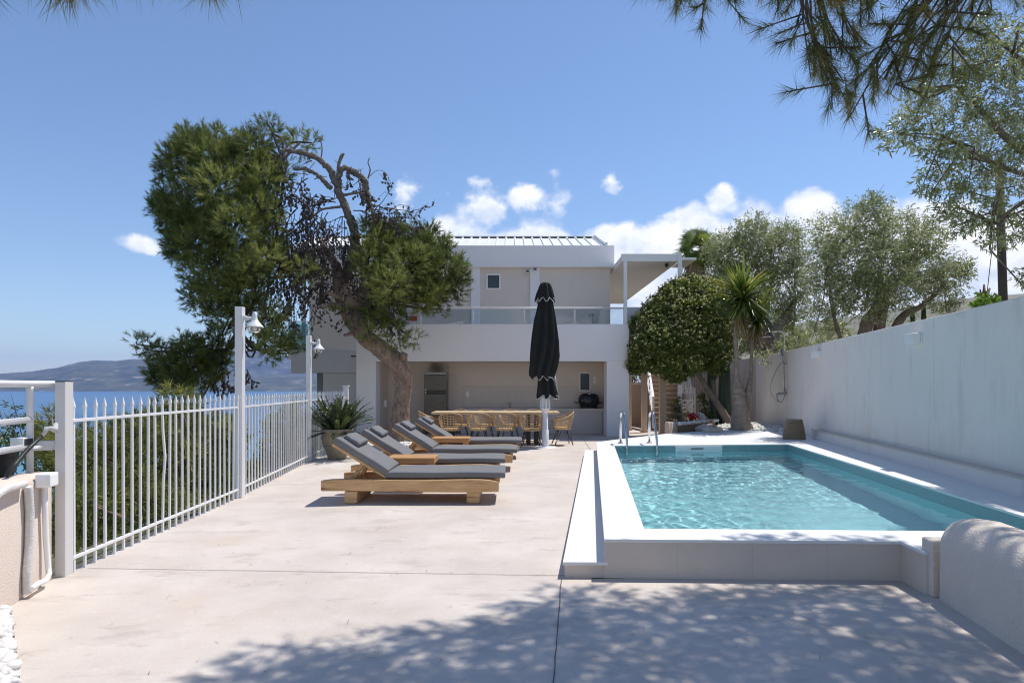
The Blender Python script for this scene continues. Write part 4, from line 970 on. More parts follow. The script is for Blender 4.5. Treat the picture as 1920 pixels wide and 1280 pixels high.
# ------------------------------------------------------------------ garden wall, curved wall
gw = thing('garden_wall', 'long tall white rendered garden wall beside the pool', 'wall', (wallx(10), 10, 0))
def wp(y, off=0.0): return (wallx(y) + off, y)
def wallseg(y0, y1, z0, z1, o0, o1, name, mat, bev=.01):
    mb = MB(); mb.prism([wp(y0, o0), wp(y0, o1), wp(y1, o1), wp(y1, o0)], z0, z1); return mb.build(name, mat, gw, bev)
for y0, y1 in ((-4, 9.0 - .004), (9.0 + .004, 14.98), (14.988, 21.7)):
    wallseg(y0, y1, -.3, 2.44, 0, .22, 'wall_panel', m_gwall, .012)
wallseg(-4, 21.6, -.3, 2.42, .03, .2, 'wall_core', m_panel)
lg = MB(); lg.prism([wp(-4, -.16), wp(-4, -.001), wp(14.5, -.001), wp(14.45, -.16)], .0, .485); led = lg.build('ledge', m_gwall, gw, .006)
lc_ = MB(); lc_.prism([wp(-4, -.175), wp(-4, -.001), wp(14.5, -.001), wp(14.46, -.175)], .486, .506); lc_.build('ledge_cap', m_panel, led, .003)
s2 = MB(); s2.prism([(wallx(21.7), 21.704), (wallx(21.7) + .22, 21.704), (8.75, 32), (8.5, 32)], -.3, 2.46); s2.build('wall_panel', M('tan_wall_render', (.54, .475, .42), (.62, .56, .50), 1.2, .88, .3, 60, stains=[(2, (.46, .40, .35), .5, .7, .5, (2, 2, .6))]), gw, .012)
for i, (Y, z) in enumerate(((9.47, 2.17), (14.4, 2.19))):
    c = Vector((wallx(Y), Y, z)); d = Vector((.1836, 1, 0)).normalized(); nrm = Vector((-d.y, d.x, 0))
    wlm = thing('wall_light', ['white box wall light high on the garden wall, nearest the camera', 'white box wall light on the garden wall near the shower'][i], 'wall light', c, 'box lights on the garden wall')
    MB().bar(c + nrm * .012 - d * .13, c + nrm * .012 + d * .13, .022, .155).build('back_plate', m_plastic, wlm, .003)
    MB().bar(c + nrm * .085 - d * .13, c + nrm * .085 + d * .13, .12, .15).build('housing', m_plastic, wlm, .012, 3)
# curved end wall in the right foreground
cwl = thing('curved_wall', 'thick rough rendered low wall with rounded top in the right foreground', 'wall', (2.95, 4, 0))
cA, cB = Vector((2.93, 4.40, 0)), Vector((2.58, 2.2, 0)); cd_ = (cB - cA).normalized(); cn = Vector((-cd_.y, cd_.x, 0)); cn = cn if cn.x > 0 else -cn
mb = MB(); vs = []; n = 14; prof = [(0, -.05), (0, .1), (.0, .36), (.012, .44), (.04, .50), (.085, .545), (.15, .572), (.22, .578), (.30, .57), (.37, .54), (.42, .49), (.44, .42), (.44, -.05)]
for i in range(n + 1):
    p = cA.lerp(cB, i / n); e = min(1, .86 + i * .09) if i < 2 else 1
    for o_, z in prof:
        zz = z if (i > 0 or z < .4) else z - .02
        vs.append(p + cn * (o_ + .002 * math.sin(i * .8 + z * 7)) + Vector((0, 0, zz + .002 * math.sin(i * 1.1 + o_ * 9))))
k = len(prof); mb.add(vs, [(i * k + j, i * k + j + 1, (i + 1) * k + j + 1, (i + 1) * k + j) for i in range(n) for j in range(k - 1)] + [tuple(range(k - 1, -1, -1))], True)
mb.sm[-1] = False
cwo = mb.build('wall_body', m_rough, cwl, .02, 3)
bm_ = bmesh.new(); bm_.from_mesh(cwo.data); bmesh.ops.recalc_face_normals(bm_, faces=bm_.faces); bm_.to_mesh(cwo.data); bm_.free()
MB().prism([(2.905, 4.42), (3.06, 4.44), (3.06, 4.56), (2.93, 4.58)], 0, .385).build('end_block', m_rough, cwl, .01)

# shower
sc_ = Vector((wallx(17.4), 17.4, 0)); sd_ = Vector((.1836, 1, 0)).normalized(); sn = Vector((-sd_.y, sd_.x, 0))
sh = thing('outdoor_shower', 'chrome outdoor shower column with hose on the garden wall', 'shower', sc_)
b0 = sc_ + sn * .07
MB().tube([b0 + Vector((0, 0, 1.27)), b0 + Vector((0, 0, 2.86)), b0 + sn * .02 + Vector((0, 0, 2.93)), b0 + sn * .06 + Vector((-.03, -.05, 2.96)), b0 + Vector((-.50, -.1, 2.955)), b0 + Vector((-.55, -.11, 2.93)), b0 + Vector((-.56, -.11, 2.86))], .019, 10).build('riser_pipe', m_chromedull, sh)
MB().lathe([(0, .04), (.03, .035), (.14, .01), (.145, -.01), (0, -.012)], 24, b0 + Vector((-.56, -.11, 2.81))).build('shower_head', m_chromedull, sh)
MB().tube([b0 + sn * .05 + Vector((0, 0, 2.48)), b0 + sn * .06 + Vector((0, 0, 2.2)), b0 + sn * .02 + Vector((0, 0, 2.12))], [.05, .022, .02], 10).build('hand_shower', m_chromedull, sh)
hs = []
for k in range(22):
    t = k / 21; a = math.pi * 1.0 * t
    hs.append(b0 + sn * .05 + Vector((-.02 - .30 * math.sin(a) ** .9, 0, 2.12 - 1.08 * t - .16 * math.sin(a))))
hs += [b0 + sn * .05 + Vector((.02, 0, 1.10)), b0 + sn * .03 + Vector((.05, 0, 1.22))]
MB().tube(hs, .011, 8).build('hose', m_chromedull, sh)
mx_ = MB(); mx_.tube([b0 + Vector((-.16, -.02, 1.28)), b0 + Vector((.14, .02, 1.28))], .033, 12); mx_.tube([b0 + Vector((-.13, -.04, 1.28)), b0 + Vector((-.22, -.06, 1.27)), b0 + Vector((-.22, -.06, 1.06))], .02, 8); mx_.tube([b0 + Vector((0, -.04, 1.3)), b0 + Vector((0, -.08, 1.40))], .02, 8)
mx_.tube([sc_ + Vector((.0, 0, 1.28)), b0 + Vector((0, 0, 1.28))], .03, 8); mx_.tube([sc_ + Vector((0, 0, 2.1)), b0 + Vector((0, 0, 2.1))], .015, 8); mx_.build('mixer_valve', m_chromedull, sh)

# wicker basket
bp_ = G(1489, 823, .3); bp_.z = .301
bk = thing('wicker_basket', 'upturned brown wicker basket by the garden wall', 'basket', bp_)
wv = MB(); nst = 44
for k in range(17):
    z = .012 + k * .026; r_ = .225 - .075 * (z / .45) ** 1.4; pts = []
    for q_ in range(89):
        a = 2 * math.pi * q_ / 88; pts.append(bp_ + Vector(((r_ + .007 * math.sin(a * nst / 2 + math.pi * k)) * math.cos(a), (r_ + .007 * math.sin(a * nst / 2 + math.pi * k)) * math.sin(a), z)))
    wv.tube(pts, .0135, 5)
wv.build('weave', m_wicker, bk)
ps = MB()
for k in range(nst // 2):
    a = 2 * math.pi * k / (nst // 2); ps.tube([bp_ + Vector((.225 * math.cos(a), .225 * math.sin(a), .0)), bp_ + Vector((.195 * math.cos(a), .195 * math.sin(a), .25)), bp_ + Vector((.15 * math.cos(a), .15 * math.sin(a), .44))], .008, 5)
ps.build('stake', m_wicker, bk)
MB().lathe([(0, .44), (.13, .438), (.142, .425), (.175, .22), (.195, .02)], 32, bp_).build('lining', m_wicker, bk)

# ------------------------------------------------------------------ stair court right of the house
stp = thing('outdoor_stair', 'tan outdoor staircase climbing beyond the round shrub', 'stairs', (5.3, 21.5, 0))
e1 = Vector((.127, 1, 0)).normalized(); e2 = Vector((e1.y, -e1.x, 0)); sO = Vector((4.78, 21.4, 0))
m_tread = M('pale_tread_nosing', (.52, .43, .34), (.58, .49, .40), 3, .7); m_riser = M('tan_riser', (.33, .22, .145), (.40, .28, .19), 3, .8)
rs, td = MB(), MB()
for k in range(13):
    a = sO + e1 * (.29 * k); b = a + e2 * 1.15; c_ = a + e1 * (4.2 - .29 * k); d_ = c_ + e2 * 1.15
    rs.prism([(a.x, a.y), (b.x, b.y), ((b + e1 * .3).x, (b + e1 * .3).y), ((a + e1 * .3).x, (a + e1 * .3).y)], 0, .27 + .165 * k - .03)
    a2, b2 = a - e1 * .03, b - e1 * .03; td.prism([(a2.x, a2.y), (b2.x, b2.y), ((b2 + e1 * .33).x, (b2 + e1 * .33).y), ((a2 + e1 * .33).x, (a2 + e1 * .33).y)], .27 + .165 * k - .029, .27 + .165 * k)
rs.build('riser', m_riser, stp); td.build('tread', m_tread, stp, .003)
rlw = thing('stair_railing', 'sunlit white railing along the left side of the tan staircase', 'railing', sO)
for k in range(4):
    dz = .25 + .22 * k; a = sO - e1 * .1 - e2 * .06 + Vector((0, 0, .2 + dz)); b = a + e1 * 3.9 + Vector((0, 0, 2.2)); MB().bar(a, b, .07, .05).build('rail', m_metal, rlw)
for t in (0, .33, .66, 1.0):
    a = sO - e1 * .1 - e2 * .06 + e1 * (3.9 * t) + Vector((0, 0, .1 + 2.2 * t)); MB().bar(a, a + Vector((0, 0, 1.05)), .06, .06, (1, 0, 0)).build('baluster', m_metal, rlw)
rl2 = thing('stair_railing', 'white barred railing curving up the right side of the tan staircase', 'railing', sO + e2 * 1.2)
for k in range(12):
    t = k / 11; a = sO + e2 * 1.2 + e1 * (.1 + 3.4 * t) + Vector((0, 0, .3 + 1.9 * t)); MB().tube([a, a + Vector((.02, 0, .5)), a + Vector((.05 + .05 * t, 0, .95))], .018, 6).build('baluster', m_metal, rl2)
a = sO + e2 * 1.2 + e1 * .1 + Vector((.05, 0, 1.25)); MB().tube([a, a + e1 * 3.4 + Vector((.05, 0, 1.9))], .025, 8).build('rail', m_metal, rl2)
# tan posts of the stair pergola
tpn = 0
for px, Y, w, yt, lab in ((1180, 21.6, .13, 640, 'slim tan post of the stair pergola close against the villa pillar'), (1208, 20.6, .17, 640, 'tan post of the stair pergola in the middle, left of the white stair railing'), (1242, 19.9, .19, 630, 'thick tan post standing before the staircase at the pool edge')):
    x = (px - CX) / FOC * Y; top = EYE + (CY - yt) / FOC * Y
    o = thing('pergola_post', lab, 'post', (x, Y, 0), 'tan posts of the stair pergola')
    MB().box(x - w / 2, x + w / 2, Y - w / 2, Y + w / 2, 0, top).build('shaft', m_tan, o, .006)
    MB().box(x - w / 2 - .02, x + w / 2 + .02, Y - w / 2 - .02, Y + w / 2 + .02, 0, .06).build('plinth', m_tan, o, .004)
    if tpn == 0: MB().bar((x + .03, Y, 2.2), (x + .55, Y - .5, 1.8), .08, .10).build('brace', m_tan, o)
    tpn += 1
cwall = thing('court_wall', 'low tan wall with a cap between the pergola posts', 'wall', (4.6, 24.4, 0))
MB().box(3.5, 4.95, 24.3, 24.5, 0, 1.55).build('wall_body', m_tan, cwall, .006); MB().box(3.5, 4.97, 24.24, 24.56, 1.552, 1.62).build('coping', m_beige, cwall, .006)
flw = thing('fluted_wall', 'tan wall with vertical ribs behind the cactus stems', 'wall', (7.2, 25, 0))
fw = MB(); fw.box(6.3, 8.45, 24.9, 25.1, 0, 2.35)
for k in range(14): fw.box(6.3 + .1 * k, 6.36 + .1 * k, 24.86, 24.9, 0, 2.33)
fw.build('wall_body', m_tan, flw)
gt = thing('garden_gate', 'white wrought iron garden gate with scrolls beside the staircase', 'gate', P(1290, 780, 20.6))
ga, gb = P(1277, 728, 20.6), P(1303, 785, 20.6)
g_ = MB(); g_.bar((ga.x, 20.6, gb.z), (ga.x, 20.6, ga.z), .03, .03, (1, 0, 0)); g_.bar((gb.x, 20.6, gb.z), (gb.x, 20.6, ga.z), .03, .03, (1, 0, 0))
for z in (ga.z, ga.z - .14, gb.z + .06): g_.bar((ga.x, 20.6, z), (gb.x, 20.6, z), .025, .025)
for k in range(9):
    x = ga.x + (gb.x - ga.x) * (k + 1) / 10; g_.tube([(x, 20.6, ga.z - .14), (x, 20.6, ga.z + (.0 if k % 2 else .04))], .008, 5)
gtf = g_.build('gate_frame', m_metal, gt)
sc2 = MB()
for cx_, cz, r_ in ((.12, .52, .10), (.32, .52, .10), (.12, .3, .09), (.32, .3, .09), (.22, .41, .06)):
    for q_ in range(2):
        sc2.tube([(ga.x + cx_ + (r_ - .03 * q_ - .01 * a / 24) * math.cos(a / 24 * 6.9 + q_), 20.6, gb.z + cz + (r_ - .03 * q_ - .01 * a / 24) * math.sin(a / 24 * 6.9 + q_)) for a in range(25)], .009, 5)
sc2.build('scrollwork', m_metal, gt)
# planter kerb and rocks
pk = thing('planter_kerb', 'low curved tan kerb holding white gravel below the staircase', 'kerb', P(1290, 808, 17.8))
kpts = [G(1246, 812, 0.05), G(1275, 811, .08), G(1300, 810, .1), G(1322, 810, .12), G(1345, 809, .15)]
mb = MB(); vs = []
kk = [Vector((3.98, 16.25 + .0, 0)), Vector((4.35, 16.75, 0)), Vector((4.75, 17.2, 0)), Vector((5.15, 17.35, 0)), Vector((5.5, 17.5, 0))]
for i, p in enumerate(kk):
    h = (.56, .55, .50, .42, .46)[i]
    for o_, z in ((-.0, 0), (0, h - .03), (.03, h), (.18, h + .01), (.22, h - .04), (.22, 0)): vs.append(p + Vector((-.25 * o_, o_, z)))
mb.add(vs, [(i * 6 + j, i * 6 + j + 1, (i + 1) * 6 + j + 1, (i + 1) * 6 + j) for i in range(4) for j in range(5)] + [(0, 1, 2, 3, 4, 5), (29, 28, 27, 26, 25, 24)], True)
mb.build('kerb_body', m_tan, pk)
def stone(c, r, mb, sub=1, sq=(1, 1, .7)):
    bmx = bmesh.new(); bmesh.ops.create_icosphere(bmx, subdivisions=sub, radius=1)
    ph = [random.uniform(0, 6) for _ in range(4)]; rot = Matrix.Rotation(random.uniform(0, 6), 3, 'Z') @ Matrix.Rotation(random.uniform(-.3, .3), 3, 'X')
    s_ = [r * q_ * random.uniform(.8, 1.25) for q_ in sq]
    vs = []
    for v_ in bmx.verts:
        k_ = 1 + .12 * math.sin(3 * v_.co.x + ph[0]) + .1 * math.sin(4 * v_.co.y + ph[1]) + .08 * math.sin(5 * v_.co.z + ph[2])
        vs.append(Vector(c) + rot @ Vector((v_.co.x * s_[0] * k_, v_.co.y * s_[1] * k_, v_.co.z * s_[2] * k_)))
    mb.add(vs, [[v_.index for v_ in f.verts] for f in bmx.faces], True); bmx.free()
for i, (px, py, r_, lab) in enumerate(((1322, 808, .20, 'rounded grey boulder at the foot of the flower bed'), (1340, 811, .17, 'small flat boulder beside the white gravel bed'), (1306, 806, .13, 'tan boulder between the kerb and the flowers'))):
    mb = MB(); c = G(px, py, .3); stone((c.x, c.y + .15, .34), r_, mb, 3, (1.2, .8, .55)); thing1('boulder', mb, m_rock, lab, 'rock', 'boulders round the flower bed')
def pebbles(name, spots, label, rmin, rmax):
    mb = MB()
    for (x, y, z) in spots: stone((x, y, z), random.uniform(rmin, rmax), mb, 1, (1, .85, .62))
    return tag(mb.build(name, m_pebble), label, 'gravel', kind='stuff')
sp = []
for _ in range(1500):
    y = random.uniform(2.9, 4.28); xe = -2.41 + (y - 3.14) / (4.25 - 3.14) * (-.92); x = xe - abs(random.gauss(0, 1)) * .14 - .03
    if y > 4.1 and x < -3.32: continue
    sp.append((x, y, random.uniform(-.05, .015) + min(.04, (xe - x) * .1)))
pebbles('gravel', sp, 'white pebbles between the low pink wall and the terrace', .022, .046)
sp = []
for _ in range(2600):
    a = random.uniform(0, 6.28); r_ = math.sqrt(random.random()); x, y = 6.95 + 1.15 * r_ * math.cos(a), 18.35 + 1.55 * r_ * math.sin(a)
    if x > wallx(y) - .03: continue
    sp.append((x, y, .30 + .10 * (1 - r_) + random.uniform(-.01, .03)))
pebbles('gravel', sp, 'white pebble bed around the yucca by the garden wall', .03, .065)
sp = []
for _ in range(700):
    a = random.uniform(0, 6.28); r_ = math.sqrt(random.random()); sp.append((-2.6 + .75 * r_ * math.cos(a), 16.0 + .55 * r_ * math.sin(a), .02 + .05 * (1 - r_)))
pebbles('gravel', sp, 'white pebbles round the foot of the leaning pine', .03, .06)
sp = []
for _ in range(700):
    t = random.random(); s_ = random.random(); p = kk[0].lerp(kk[2], t); sp.append((p.x + .2 + .9 * s_ + .1, p.y + .25 + 1.0 * s_, .50 + random.uniform(-.02, .03)))
pebbles('gravel', sp, 'white gravel inside the tan planter kerb', .03, .055)
MB_soil = MB().prism([(4.05, 16.5), (5.6, 17.7), (6.6, 20.7), (5.2, 20.9), (4.4, 18.5)], .0, .45)
tag(MB_soil.build('planting_bed', M('bed_soil', (.14, .10, .07), (.26, .2, .15), 6, .95, .5, 20)), 'soil bed below the staircase behind the tan kerb', 'ground', kind='structure')

# ------------------------------------------------------------------ trees and plants
def limb(mb, pts, Y, n=10, jit=.05, wob=0.0):
    """pts (px, py, width px, dY)"""
    out, rad = [], []
    P3 = [(P(a, b, Y + d), w / 2 / FOC * (Y + d)) for a, b, w, d in pts]
    for i in range(len(P3) - 1):
        p0, p1, p2, p3 = P3[max(i - 1, 0)][0], P3[i][0], P3[i + 1][0], P3[min(i + 2, len(P3) - 1)][0]
        for k in range(6):
            t = k / 6
            out.append(0.5 * ((2 * p1) + (p2 - p0) * t + (2 * p0 - 5 * p1 + 4 * p2 - p3) * t * t + (3 * p1 - p0 - 3 * p2 + p3) * t ** 3)); rad.append(P3[i][1] * (1 - t) + P3[i + 1][1] * t)
    out.append(P3[-1][0]); rad.append(P3[-1][1])
    if wob: out = [out[0]] + [q_ + Vector((random.uniform(-wob, wob), random.uniform(-wob, wob), random.uniform(-wob, wob))) for q_ in out[1:]]; rad = [r_ * random.uniform(.85, 1.15) for r_ in rad]
    mb.tube(out, rad, n, True, jit); return out
# the leaning pine
PY = 16.3
pine = thing('leaning_pine', 'big leaning pine tree with twisted trunk and bare dead limbs over the fence', 'tree', P(752, 830, PY))
tr = MB(); limb(tr, [(752, 838, 43.5, 0), (752, 812, 35.7, 0), (751, 775, 32.2, 0), (755, 735, 30.4, 0), (756, 705, 33.1, 0), (745, 681, 36.5, -.05), (716, 656, 32.2, -.1), (685, 631, 31.3, -.1), (664, 603, 32.2, 0), (651, 573, 34.8, 0), (642, 548, 33.1, .05), (635, 518, 20.9, .1), (629, 495, 14.8, .1), (613, 470, 9.6, .1), (600, 450, 7.0, .1)], PY, 22, .09)
limb(tr, [(648, 570, 40, 0), (680, 560, 30, .1), (720, 530, 20, .3), (770, 500, 12, .3)], PY, 10)
tr.build('trunk', m_bark, pine)
# shredded stubs on the trunk
STB = []
def stub(*pts):
    m_ = MB(); limb(m_, list(pts), PY, 7, .2); m_.build('broken_stub', m_bark, pine)
stub((640, 575, 16, -.2), (618, 572, 12, -.4), (604, 576, 7, -.5))
stub((645, 560, 14, -.2), (622, 552, 9, -.4), (612, 545, 6, -.45))
stub((662, 625, 9, -.3), (645, 628, 5, -.5))
stub((755, 672, 16, -.2), (758, 662, 12, -.25))
dl = MB()
limb(dl, [(640, 545, 17.2, .15), (662, 470, 17.2, .2), (664, 430, 17.2, .2), (652, 400, 15.6, .1), (638, 368, 14.8, 0), (630, 345, 13.3, 0), (622, 325, 12.5, 0), (606, 306, 10.9, -.1), (588, 294, 10.1, -.2), (565, 286, 9.4, -.3), (540, 282, 7.0, -.4), (524, 284, 3.9, -.5)], PY, 12, .13, .022)
limb(dl, [(636, 350, 9.4, 0), (636, 330, 10.9, 0), (641, 316, 8.6, 0), (652, 317, 10.1, .05), (668, 325, 10.9, .1), (682, 340, 13.3, .15), (688, 362, 11.7, .2), (694, 385, 9.4, .2), (704, 410, 7.0, .2), (706, 440, 5.5, .2)], PY, 12, .13, .022)
limb(dl, [(633, 330, 6.2, 0), (636, 305, 6.2, 0), (642, 291, 7.0, 0), (646, 289, 2.3, 0)], PY, 8, .15)
limb(dl, [(620, 352, 9.4, -.1), (606, 338, 8.6, -.2), (590, 325, 7.8, -.3), (572, 317, 7.0, -.3), (552, 318, 3.9, -.3)], PY, 9, .14, .018)
limb(dl, [(645, 366, 5.5, -.1), (660, 363, 4.7, -.2), (676, 362, 4.7, -.2), (690, 375, 3.9, -.2), (698, 395, 3.9, -.2), (703, 420, 3.1, -.2)], PY, 7, .05)
limb(dl, [(638, 388, 5.5, -.1), (620, 390, 4.7, -.2), (602, 394, 3.9, -.3), (585, 408, 3.9, -.3)], PY, 7, .06)
limb(dl, [(601, 302, 3.1, -.1), (604, 280, 2.3, -.1), (600, 262, 2.3, -.1), (590, 248, 1.6, -.1), (586, 238, 0.9, -.1)], PY, 6, .1)
limb(dl, [(690, 335, 3.1, .1), (694, 318, 2.7, .1), (690, 305, 2.3, .1), (693, 296, 1.6, .1)], PY, 6, .1)
limb(dl, [(694, 330, 1.6, .1), (704, 321, 1.2, .1), (716, 320, 1.1, .1), (726, 328, 0.9, .1), (733, 346, 0.8, .1)], PY, 5)
limb(dl, [(526, 290, 3.9, -.4), (532, 320, 3.1, -.4), (542, 345, 3.1, -.3), (556, 356, 3.1, -.3)], PY, 6)
random.seed(21)
for _ in range(46):                                   # small snapped twigs along the bare limbs
    (ax, ay), (bx, by) = random.choice((((662, 470), (640, 370)), ((640, 370), (624, 325)), ((624, 325), (560, 286)), ((638, 318), (684, 340)), ((688, 362), (706, 440)), ((618, 352), (560, 318))))
    t_ = random.random(); x_, y_ = ax + (bx - ax) * t_, ay + (by - ay) * t_; a_ = random.uniform(0, 6.28); l_ = random.uniform(8, 26)
    limb(dl, [(x_, y_, 2.6, 0), (x_ + math.cos(a_) * l_ * .5 + random.uniform(-3, 3), y_ + math.sin(a_) * l_ * .5, 1.7, random.uniform(-.2, .2)), (x_ + math.cos(a_) * l_, y_ + math.sin(a_) * l_ + 3, .8, random.uniform(-.3, .3))], PY, 4)
dl.build('dead_limb', m_deadbark, pine)
# hanging dead twigs with old cones
tw = MB()
def cone(c, r):
    n = 5; vs = []
    rot = Matrix.Rotation(random.uniform(0, 6), 3, 'Y') @ Matrix.Rotation(random.uniform(0, 6), 3, 'X')
    for z, k in ((-1.2, .25), (-.4, 1.0), (.4, .75), (1.2, .1)):
        for q_ in range(n): a = 6.283 * q_ / n + z; vs.append(c + rot @ Vector((r * k * math.cos(a), r * k * math.sin(a), r * z)))
    tw.add(vs, [(i * n + q_, i * n + (q_ + 1) % n, (i + 1) * n + (q_ + 1) % n, (i + 1) * n + q_) for i in range(3) for q_ in range(n)] + [tuple(range(n))])
def twig(px, py, ang, ln, dY, lvl=0):
    a = ang; x, y = px, py; pts = [P(x, y, PY + dY)]; n = 6
    for k in range(n):
        a += random.uniform(-.35, .35); a += (.12 if math.cos(a) > 0 else -.12)      # sag
        x += math.cos(a) * ln / n; y += math.sin(a) * ln / n; dY += random.uniform(-.08, .08)
        pts.append(P(x, y, PY + dY))
        if lvl and random.random() < .36: cone(pts[-1] + Vector((random.uniform(-.015, .015), random.uniform(-.015, .015), -.02)), random.uniform(.022, .036))
        if lvl < 2 and random.random() < (.75 if lvl == 0 else .4): twig(x, y, a + random.choice((-1, 1)) * random.uniform(.4, 1.1), ln * .5, dY, lvl + 1)
    w = (.015, .010, .0075)[lvl]
    tw.tube(pts, [w * (1 - .65 * k / n) for k in range(n + 1)], 4, False)
for (cx_, cy_, sx_, sy_, n, a0, sp_, ln) in ((560, 420, 40, 45, 34, 1.9, .8, 80), (590, 480, 45, 40, 30, 1.8, .9, 70), (530, 450, 25, 40, 18, 1.8, .7, 70), (640, 430, 30, 40, 16, 1.6, 1.2, 60), (700, 400, 30, 15, 16, .2, .8, 60), (740, 415, 25, 10, 12, .3, .6, 50), (540, 560, 40, 25, 14, 2.0, .8, 60), (600, 380, 25, 30, 12, 2.4, .9, 60), (660, 520, 35, 35, 24, .6, 1.2, 60), (700, 545, 30, 25, 14, .8, 1.2, 50), (560, 340, 25, 15, 8, 1.8, .8, 50), (430, 690, 30, 20, 10, 1.8, .8, 40), (660, 340, 20, 20, 6, 1.4, 1.0, 40), (690, 318, 4, 6, 1, -1.3, .5, 12)):
    for _ in range(int(n * .72)): twig(random.gauss(cx_, sx_ * .6), random.gauss(cy_, sy_ * .6), random.gauss(a0, sp_ * .6), ln * random.uniform(.6, 1.2), random.uniform(-.7, .6))
tag(tw.build('dead_twigs', m_twig, pine), kind='stuff')
crownA = [(390, 285, 50, 0), (360, 268, 28, .2), (470, 285, 42, 0), (505, 252, 26, 0), (500, 230, 14, 0), (340, 310, 40, .3), (318, 290, 20, 0), (350, 380, 55, .3), (420, 345, 60, -.3), (490, 330, 42, -.4), (560, 270, 26, 0), (585, 268, 14, .1), (320, 400, 32, .4), (300, 385, 16, .2), (375, 450, 60, .2), (440, 420, 60, -.5), (495, 400, 34, -.6), (500, 480, 34, -.8), (470, 500, 40, -.6), (400, 520, 55, 0), (345, 470, 30, .4), (450, 545, 45, -.3), (380, 560, 32, .2), (420, 590, 34, 0), (470, 590, 26, -.2), (415, 630, 26, .1),
          (535, 320, 20, .3), (400, 660, 34, 0), (360, 670, 34, 0), (320, 690, 36, .2), (272, 650, 20, -.2), (255, 640, 12, -.2), (300, 665, 24, 0), (330, 715, 30, 0), (385, 700, 30, .1), (360, 735, 18, 0), (300, 720, 14, 0), (290, 705, 16, 0), (520, 640, 28, -.8), (505, 610, 24, -.8), (535, 655, 16, -.9), (558, 645, 13, -1.0), (572, 508, 22, -.9), (515, 585, 20, -.6), (470, 630, 24, -.2), (345, 640, 14, .1), (505, 665, 18, -.7)]
crownB = [(695, 440, 28, 0), (720, 455, 32, -.2), (765, 452, 34, 0), (800, 470, 40, .1), (830, 510, 40, .1), (840, 470, 16, .2), (765, 500, 48, -.5), (728, 530, 34, -1.0), (700, 490, 34, -.5), (810, 545, 34, -.1), (857, 545, 20, .1), (862, 520, 16, .1), (790, 560, 32, -.3), (735, 590, 26, -.6), (705, 585, 22, -.5), (742, 630, 24, -.7), (772, 634, 15, -.7), (690, 625, 16, -.6), (715, 610, 20, -.6), (650, 590, 10, -.5), (628, 590, 9, -.5), (760, 410, 12, .2), (820, 580, 14, -.1), (845, 565, 14, 0)]
def px_blobs(lst, Y, spread=.5):
    out = []
    for px, py, r_, dY in lst:
        R_ = r_ / FOC * Y; out.append((P(px, py, Y + dY), R_))
        if r_ > 26:
            for s_ in (-1, 1): out.append((P(px + random.uniform(-.3, .3) * r_, py + random.uniform(-.3, .3) * r_, Y + dY + s_ * R_ * .95), R_ * .62))
            for _ in range(5):
                a = random.uniform(0, 6.28); out.append((P(px + math.cos(a) * r_ * .85, py + math.sin(a) * r_ * .85, Y + dY + random.uniform(-.3, .3)), R_ * random.uniform(.3, .42)))
    return out
V, A = pine_tufts(px_blobs(crownA, PY) + px_blobs(crownB, PY), 520, 20, .15, .013, .17, .55, PY)
np_mesh('crown', m_needle, V, 3, pine, A)
br_ = MB()
for px, py, r_, dY in crownA[:26]:
    limb(br_, [(530, 300, 5, -.4), ((530 + px) / 2 + random.uniform(-20, 20), (300 + py) / 2 - 15, 5, 0), (px, py, 3, dY)], PY, 6)
for px, py, r_, dY in crownA[26:46]:
    limb(br_, [(480, 560, 5, -.2), (450, 610, 4, -.1), (425 if px < 440 else 480, 655, 4, 0), (px + (20 if px < 440 else 0), py + 8, 3, dY), (px, py, 2, dY)], PY, 5)
for px, py, r_, dY in crownB:
    limb(br_, [(670, 560, 10, 0), ((680 + px) / 2, (555 + py) / 2 + 5, 6, -.1), (px, py, 2.5, dY)], PY, 6)
br_.build('branch', m_twig, pine)

# pines and shrubs on the slope beyond the fence
def slope_pine(name, lst, label, mat, cat='tree', dens=700, nl=.14, nw=.014, group='shrubby pines on the slope beyond the fence', nn=13):
    Ys = [b[3] for b in lst]; cxm = sum(P(b[0], b[1], b[3]).x for b in lst) / len(lst); cym = sum(Ys) / len(Ys)
    t = thing(name, label, cat, (cxm, cym, ground_h(cxm, cym)), group)
    bl = []
    for px, py, r_, Y in lst:
        R_ = r_ / FOC * Y; bl.append((P(px, py, Y), R_)); bl.append((P(px, py, Y) + Vector((-.3, R_ * 1.2, -.1)), R_ * .9)); bl.append((P(px, py, Y) + Vector((-.2, .2, -R_ * 1.1)), R_ * .9))
        for _ in range(4):
            a = random.uniform(0, 6.28); bl.append((P(px + math.cos(a) * r_ * .85, py + math.sin(a) * r_ * .85, Y + random.uniform(-.3, .3)), R_ * random.uniform(.35, .5)))
    V, A = pine_tufts(bl, dens, nn, nl, nw, .12, .4)
    np_mesh('crown', mat, V, 3, t, A)
    tk = MB(); base = Vector((cxm, cym, ground_h(cxm, cym) - .2)); zc = sum(P(b[0], b[1], b[3]).z for b in lst) / len(lst)
    tk.tube([base, base.lerp(Vector((cxm + .1, cym, zc)), .5) + Vector((.15, .1, 0)), Vector((cxm, cym, zc))], [.13, .10, .05], 9)
    for c, r_ in bl[::2]: tk.tube([Vector((cxm, cym, zc - .3)), (Vector((cxm, cym, zc)) + c) / 2 + Vector((0, 0, -.1)), c], [.04, .03, .012], 5)
    tk.build('trunk', m_bark, t)
    return t
